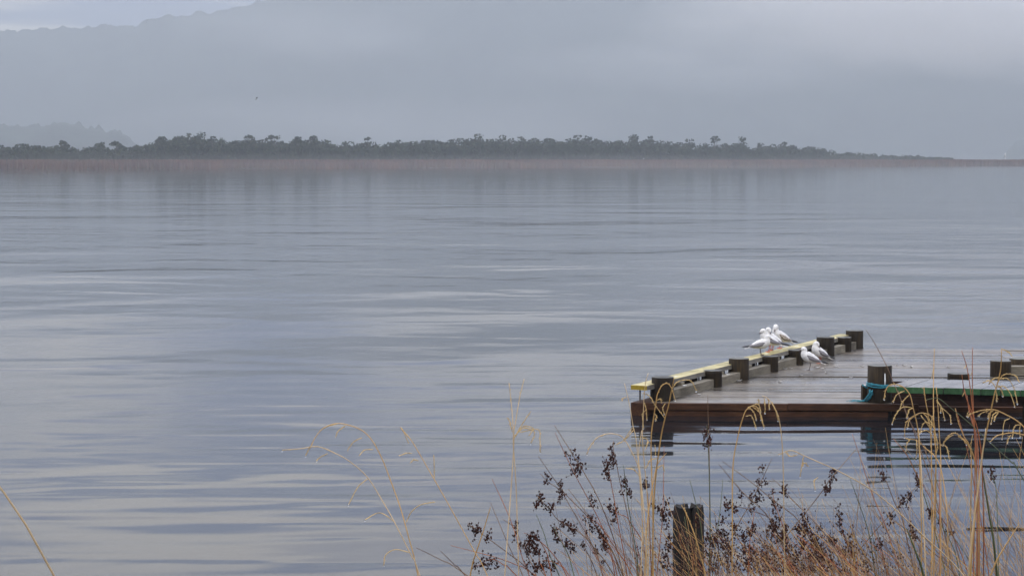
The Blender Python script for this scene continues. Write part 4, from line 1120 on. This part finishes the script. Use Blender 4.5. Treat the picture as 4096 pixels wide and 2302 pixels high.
grass('golden arched stalk whose bow crosses the front of the first post', Z1,
  [(740,800),(680,620),(620,560),(540,600),(480,720),(460,850),(430,1040),(390,1448),(420,2400),(430,3300)],
  [[(440,1000),(465,1040),(455,1090)], [(470,810),(520,790),(540,830)], [(600,850),(560,920),(580,1000)]], 5.2, seeds_from=5)
grass('thin golden stalk left of the first post with a hanging seed spike', Z1,
  [(345,410),(310,540),(290,705),(280,900),(270,1200),(270,1448),(350,2400),(360,3300)],
  [[(290,840),(320,950),(330,1080)], [(300,960),(265,1020),(280,1210)]], 5.3, r=.0016, mat='straw2')
grass('faint thin stalk left of the side beam end', Z1,
  [(0,560),(40,720),(90,950),(130,1200),(180,1448),(260,2400),(300,3300)], [[(30,760),(-20,780),(-30,800)], [(150,1230),(60,1330),(0,1410)]], 5.6, 'straw2', r=.0013, drops=False)
grass('golden stalk with a bunched drooping head before the jetty front, middle of the fascia', C1,
  [(1500,1170),(1440,980),(1380,945),(1320,980),(1280,1070),(1225,1288),(1180,1600),(1180,2300),(1180,2700)],
  [[(1340,950),(1400,1020),(1420,1080)], [(1310,1050),(1370,1050),(1420,1170)], [(1380,950),(1460,1020),(1490,1120)], [(1330,960),(1440,930),(1470,1080)]], 5.0, seeds_from=4)
grass('pale stalk with separate hanging tips over the near planks', C1,
  [(1480,840),(1530,860),(1600,950),(1660,1100),(1700,1500),(1720,2300),(1730,2700)],
  [[(1500,860),(1510,920),(1510,1010)], [(1540,870),(1550,920),(1555,965)], [(1580,900),(1620,990),(1645,1090)], [(1440,870),(1450,940),(1462,1000)]], 5.0, 'straw2', r=.0014)
grass('tallest golden stalk of the open water, arching far left with a feathery top', C6,
  [(240,540),(280,460),(340,390),(450,355),(590,390),(680,460),(760,600),(830,780),(900,980),(960,1200),(1020,1448)],
  [[(700,545),(640,550),(600,590)], [(620,460),(560,490),(515,550)], [(500,370),(450,410),(430,450)], [(940,1080),(980,1000),(1050,950),(1150,930)]], 4.4, r=.0013, seeds_from=4, drops=False, sw=.0016)
grass('golden stalk arching furthest left, beneath the feathery-topped one', C6,
  [(40,550),(170,540),(300,525),(430,575),(540,640),(660,750),(760,910),(850,1070),(980,1330),(1030,1448)],
  [[(660,760),(590,820),(520,950)], [(860,1080),(750,1010),(640,1060)], [(370,575),(320,600),(290,625)], [(240,525),(225,560),(210,590)], [(960,1300),(860,1280),(790,1320),(775,1390)]], 4.4, 'straw2', r=.0012, seeds_from=4, sw=.0015)
grass('straight leaning stalk with a small brown tuft at its tip over open water', C6,
  [(900,385),(980,480),(1080,650),(1250,950),(1440,1300),(1520,1448)],
  [[(960,500),(930,430),(905,385)], [(985,575),(950,572),(890,592)], [(1030,628),(1000,620),(975,640)], [(1145,760),(1145,670),(1143,590)]], 4.7, r=.0012, seeds_from=2, drops=False, sw=.0016)
grass('pair-topped upright stalk, left one of the two tall pale stalks left of the seed clusters', C6,
  [(1690,60),(1705,200),(1718,350),(1725,500),(1700,900),(1660,1448)], [[(1715,420),(1700,360),(1685,320)], [(1722,470),(1790,380),(1860,390),(1840,440)]], 5.0, 'straw2', r=.0015, seeds_from=3, drops=False)
grass('forked upright stalk, right one of the two tall pale stalks left of the seed clusters', C6,
  [(1800,30),(1770,150),(1740,330),(1720,480),(1740,800),(1760,1448)], [[(1730,460),(1780,370),(1840,280)], [(1725,450),(1800,390),(1875,420),(1850,500)], [(1770,420),(1900,400),(1915,480),(1915,560)]], 5.05, 'straw2', r=.0015, seeds_from=2)
grass('short plain straw crossing the lowest left rushes', C6, [(1555,965),(1500,1150),(1440,1330),(1410,1448)], [], 5.0, 'straw', r=.0022, drops=False)
grass('drooping pale stalk between the seed clusters and the jetty reflection', C5,
  [(610,290),(640,220),(710,130),(800,95),(880,95),(960,130),(1040,260),(1110,420),(1140,640),(1150,1000),(1140,1448)],
  [[(890,200),(960,160),(1040,50)]], 5.2, 'straw2', r=.0015, seeds_from=4)
grass('thick golden stalk standing before the first post reflection', C5,
  [(1140,60),(1110,300),(1130,500),(1150,700),(1170,900),(1190,1200),(1200,1448)], [[(1150,130),(1200,160),(1180,240)], [(1120,500),(1060,440),(1000,430)]], 5.1, 'straw2', r=.002, drops=False)
grass('golden stalk with crossing tips above the reflection of the first post', C5,
  [(1380,280),(1300,380),(1270,480),(1240,650),(1210,850),(1190,1100),(1180,1448)], [[(1290,330),(1230,350),(1180,430)], [(1280,440),(1340,400),(1360,450)], [(1270,200),(1275,300)]], 5.15, 'straw', r=.0018)
grass('golden seed blade leaning across the rotten stump', C5,
  [(1530,790),(1580,880),(1640,1030),(1690,1180),(1720,1300),(1760,1448)], [], 5.2, 'straw', r=.0022, seeds_from=4, drops=False)
grass('long pale stalk sweeping right from a thin drooping tip over the blue ripples', C4,
  [(80,210),(200,170),(320,220),(480,290),(700,390),(1020,570),(1280,780),(1600,1080),(1980,1448)],
  [[(330,230),(310,330),(295,440)], [(380,340),(340,300),(320,330)], [(480,450),(440,490),(450,580)], [(260,220),(190,230),(150,200)]], 5.0, 'straw2', r=.0017, seeds_from=3)
grass('straight golden stalk standing right of the far stump reflection', C4,
  [(1520,-60),(1530,150),(1545,280),(1565,600),(1580,900),(1610,1448)], [], 5.0, 'straw2', r=.0022, drops=False)
grass('thick golden stalk near the right border leaning left at its foot', C4,
  [(2215,-60),(2180,250),(2140,600),(2100,950),(2060,1448)], [[(2070,760),(2060,820),(2075,900)]], 4.8, 'straw2', r=.003, drops=False)
grass('golden blade rising from the bottom right corner', C4,
  [(2576,940),(2420,1200),(2300,1448)], [], 4.8, 'straw', r=.003, drops=False)
grass('green blade low in front of the thin rushes at the right', C4,
  [(1400,980),(1460,1120),(1530,1300),(1580,1448)], [], 5.0, 'greenstem', r=.004, drops=False)
grass('dark green upright stalk near the right border', C4,
  [(2175,320),(2215,560),(2265,850),(2310,1100),(2350,1448)], [], 5.2, 'greenstem', r=.004, drops=False)
grass('blurred bare stem crossing the bottom left corner', lambda x, y: (x, y),
  [(-170,1745),(188,2302)], [], 2.6, 'straw2', r=.0021, drops=False, grp='bare stem in the corner')

# a stick afloat at the right
sk = PT(3995, 2128, 14.63); b_ = MB(); b_.tube(smooth_path([(-.2, .02, .004), (-.08, 0, .012), (.06, .005, .010), (.24, -.01, .004)], 4), [.006]*4+[.010]*8+[.006]*1, 6)
o = b_.build('floating_stick', M['rotten'], None, True); o.location = sk; tag(o, 'thin dark stick afloat on the water near the right border', 'stick')

# fine stems nobody could count
b1 = MB(); b2 = MB(); b3 = MB(); b4 = MB()
def fine(px, top, d, dxl, B, r=.0012):
    c0 = PT(px, top, d); base_x = c0.x + dxl
    z0 = bank_z(base_x, d) - .02
    c2_ = Vector((base_x, d + rnd.uniform(-.1, .1), z0)); mid = c0.lerp(c2_, .5) + Vector((rnd.uniform(-.03, .03) + dxl*.06, 0, 0))
    B.tube(smooth_path([c0, mid, c2_], 4), [r*(.45+.55*i/8) for i in range(9)], 3, cap=False)
for _ in range(330):
    px = rnd.triangular(2150, 4150, 3500); fine(px, rnd.triangular(1880, 2290, 2200), rnd.uniform(5.2, 6.6), rnd.uniform(-.05, .5), rnd.choice((b1, b2, b2, b2)))
for _ in range(130):
    px = rnd.uniform(3400, 4150); fine(px, rnd.triangular(1650, 2250, 2000), rnd.uniform(5.2, 6.6), rnd.uniform(-.15, .45), rnd.choice((b1, b2, b1)), .0011)
for _ in range(60):
    px = rnd.uniform(2200, 2760); fine(px, rnd.triangular(1950, 2290, 2150), rnd.uniform(5.2, 6.4), rnd.uniform(.1, .5), rnd.choice((b1, b2, b3)))
for _ in range(250):     # matted litter right of the stump
    px = rnd.gauss(3180, 190); fine(px, rnd.triangular(2080, 2300, 2240), rnd.uniform(5.0, 6.0), rnd.uniform(-.05, .65), rnd.choice((b2, b2, b2, b1, b3)), .0015)
for _ in range(1300):
    px = rnd.gauss(3150, 230); py = 2302 - abs(rnd.gauss(0, 75)); c_ = PT(px, py, rnd.uniform(5.1, 5.9))
    b4.ell(tuple(c_), (.0021, .0021, .0027), 3, 5)
for B, mt, nm in ((b1, 'straw', 0), (b2, 'brown', 1), (b3, 'orange', 2)):
    pass
allb = MB()
for B, k in ((b1, 0), (b2, 1), (b3, 2), (b4, 3)): allb.add(B.v, B.f, k)
tag(allb.build('rush_thicket', [M['straw'], M['brown'], M['orange'], M['capsule']]), 'tangle of thin straw and brown stems along the bottom right edge', 'rushes', kind='stuff')
bpy.context.view_layer.update()
print('objects', len(bpy.data.objects), 'tris', sum(len(o.data.polygons) for o in bpy.data.objects if o.type == 'MESH'))
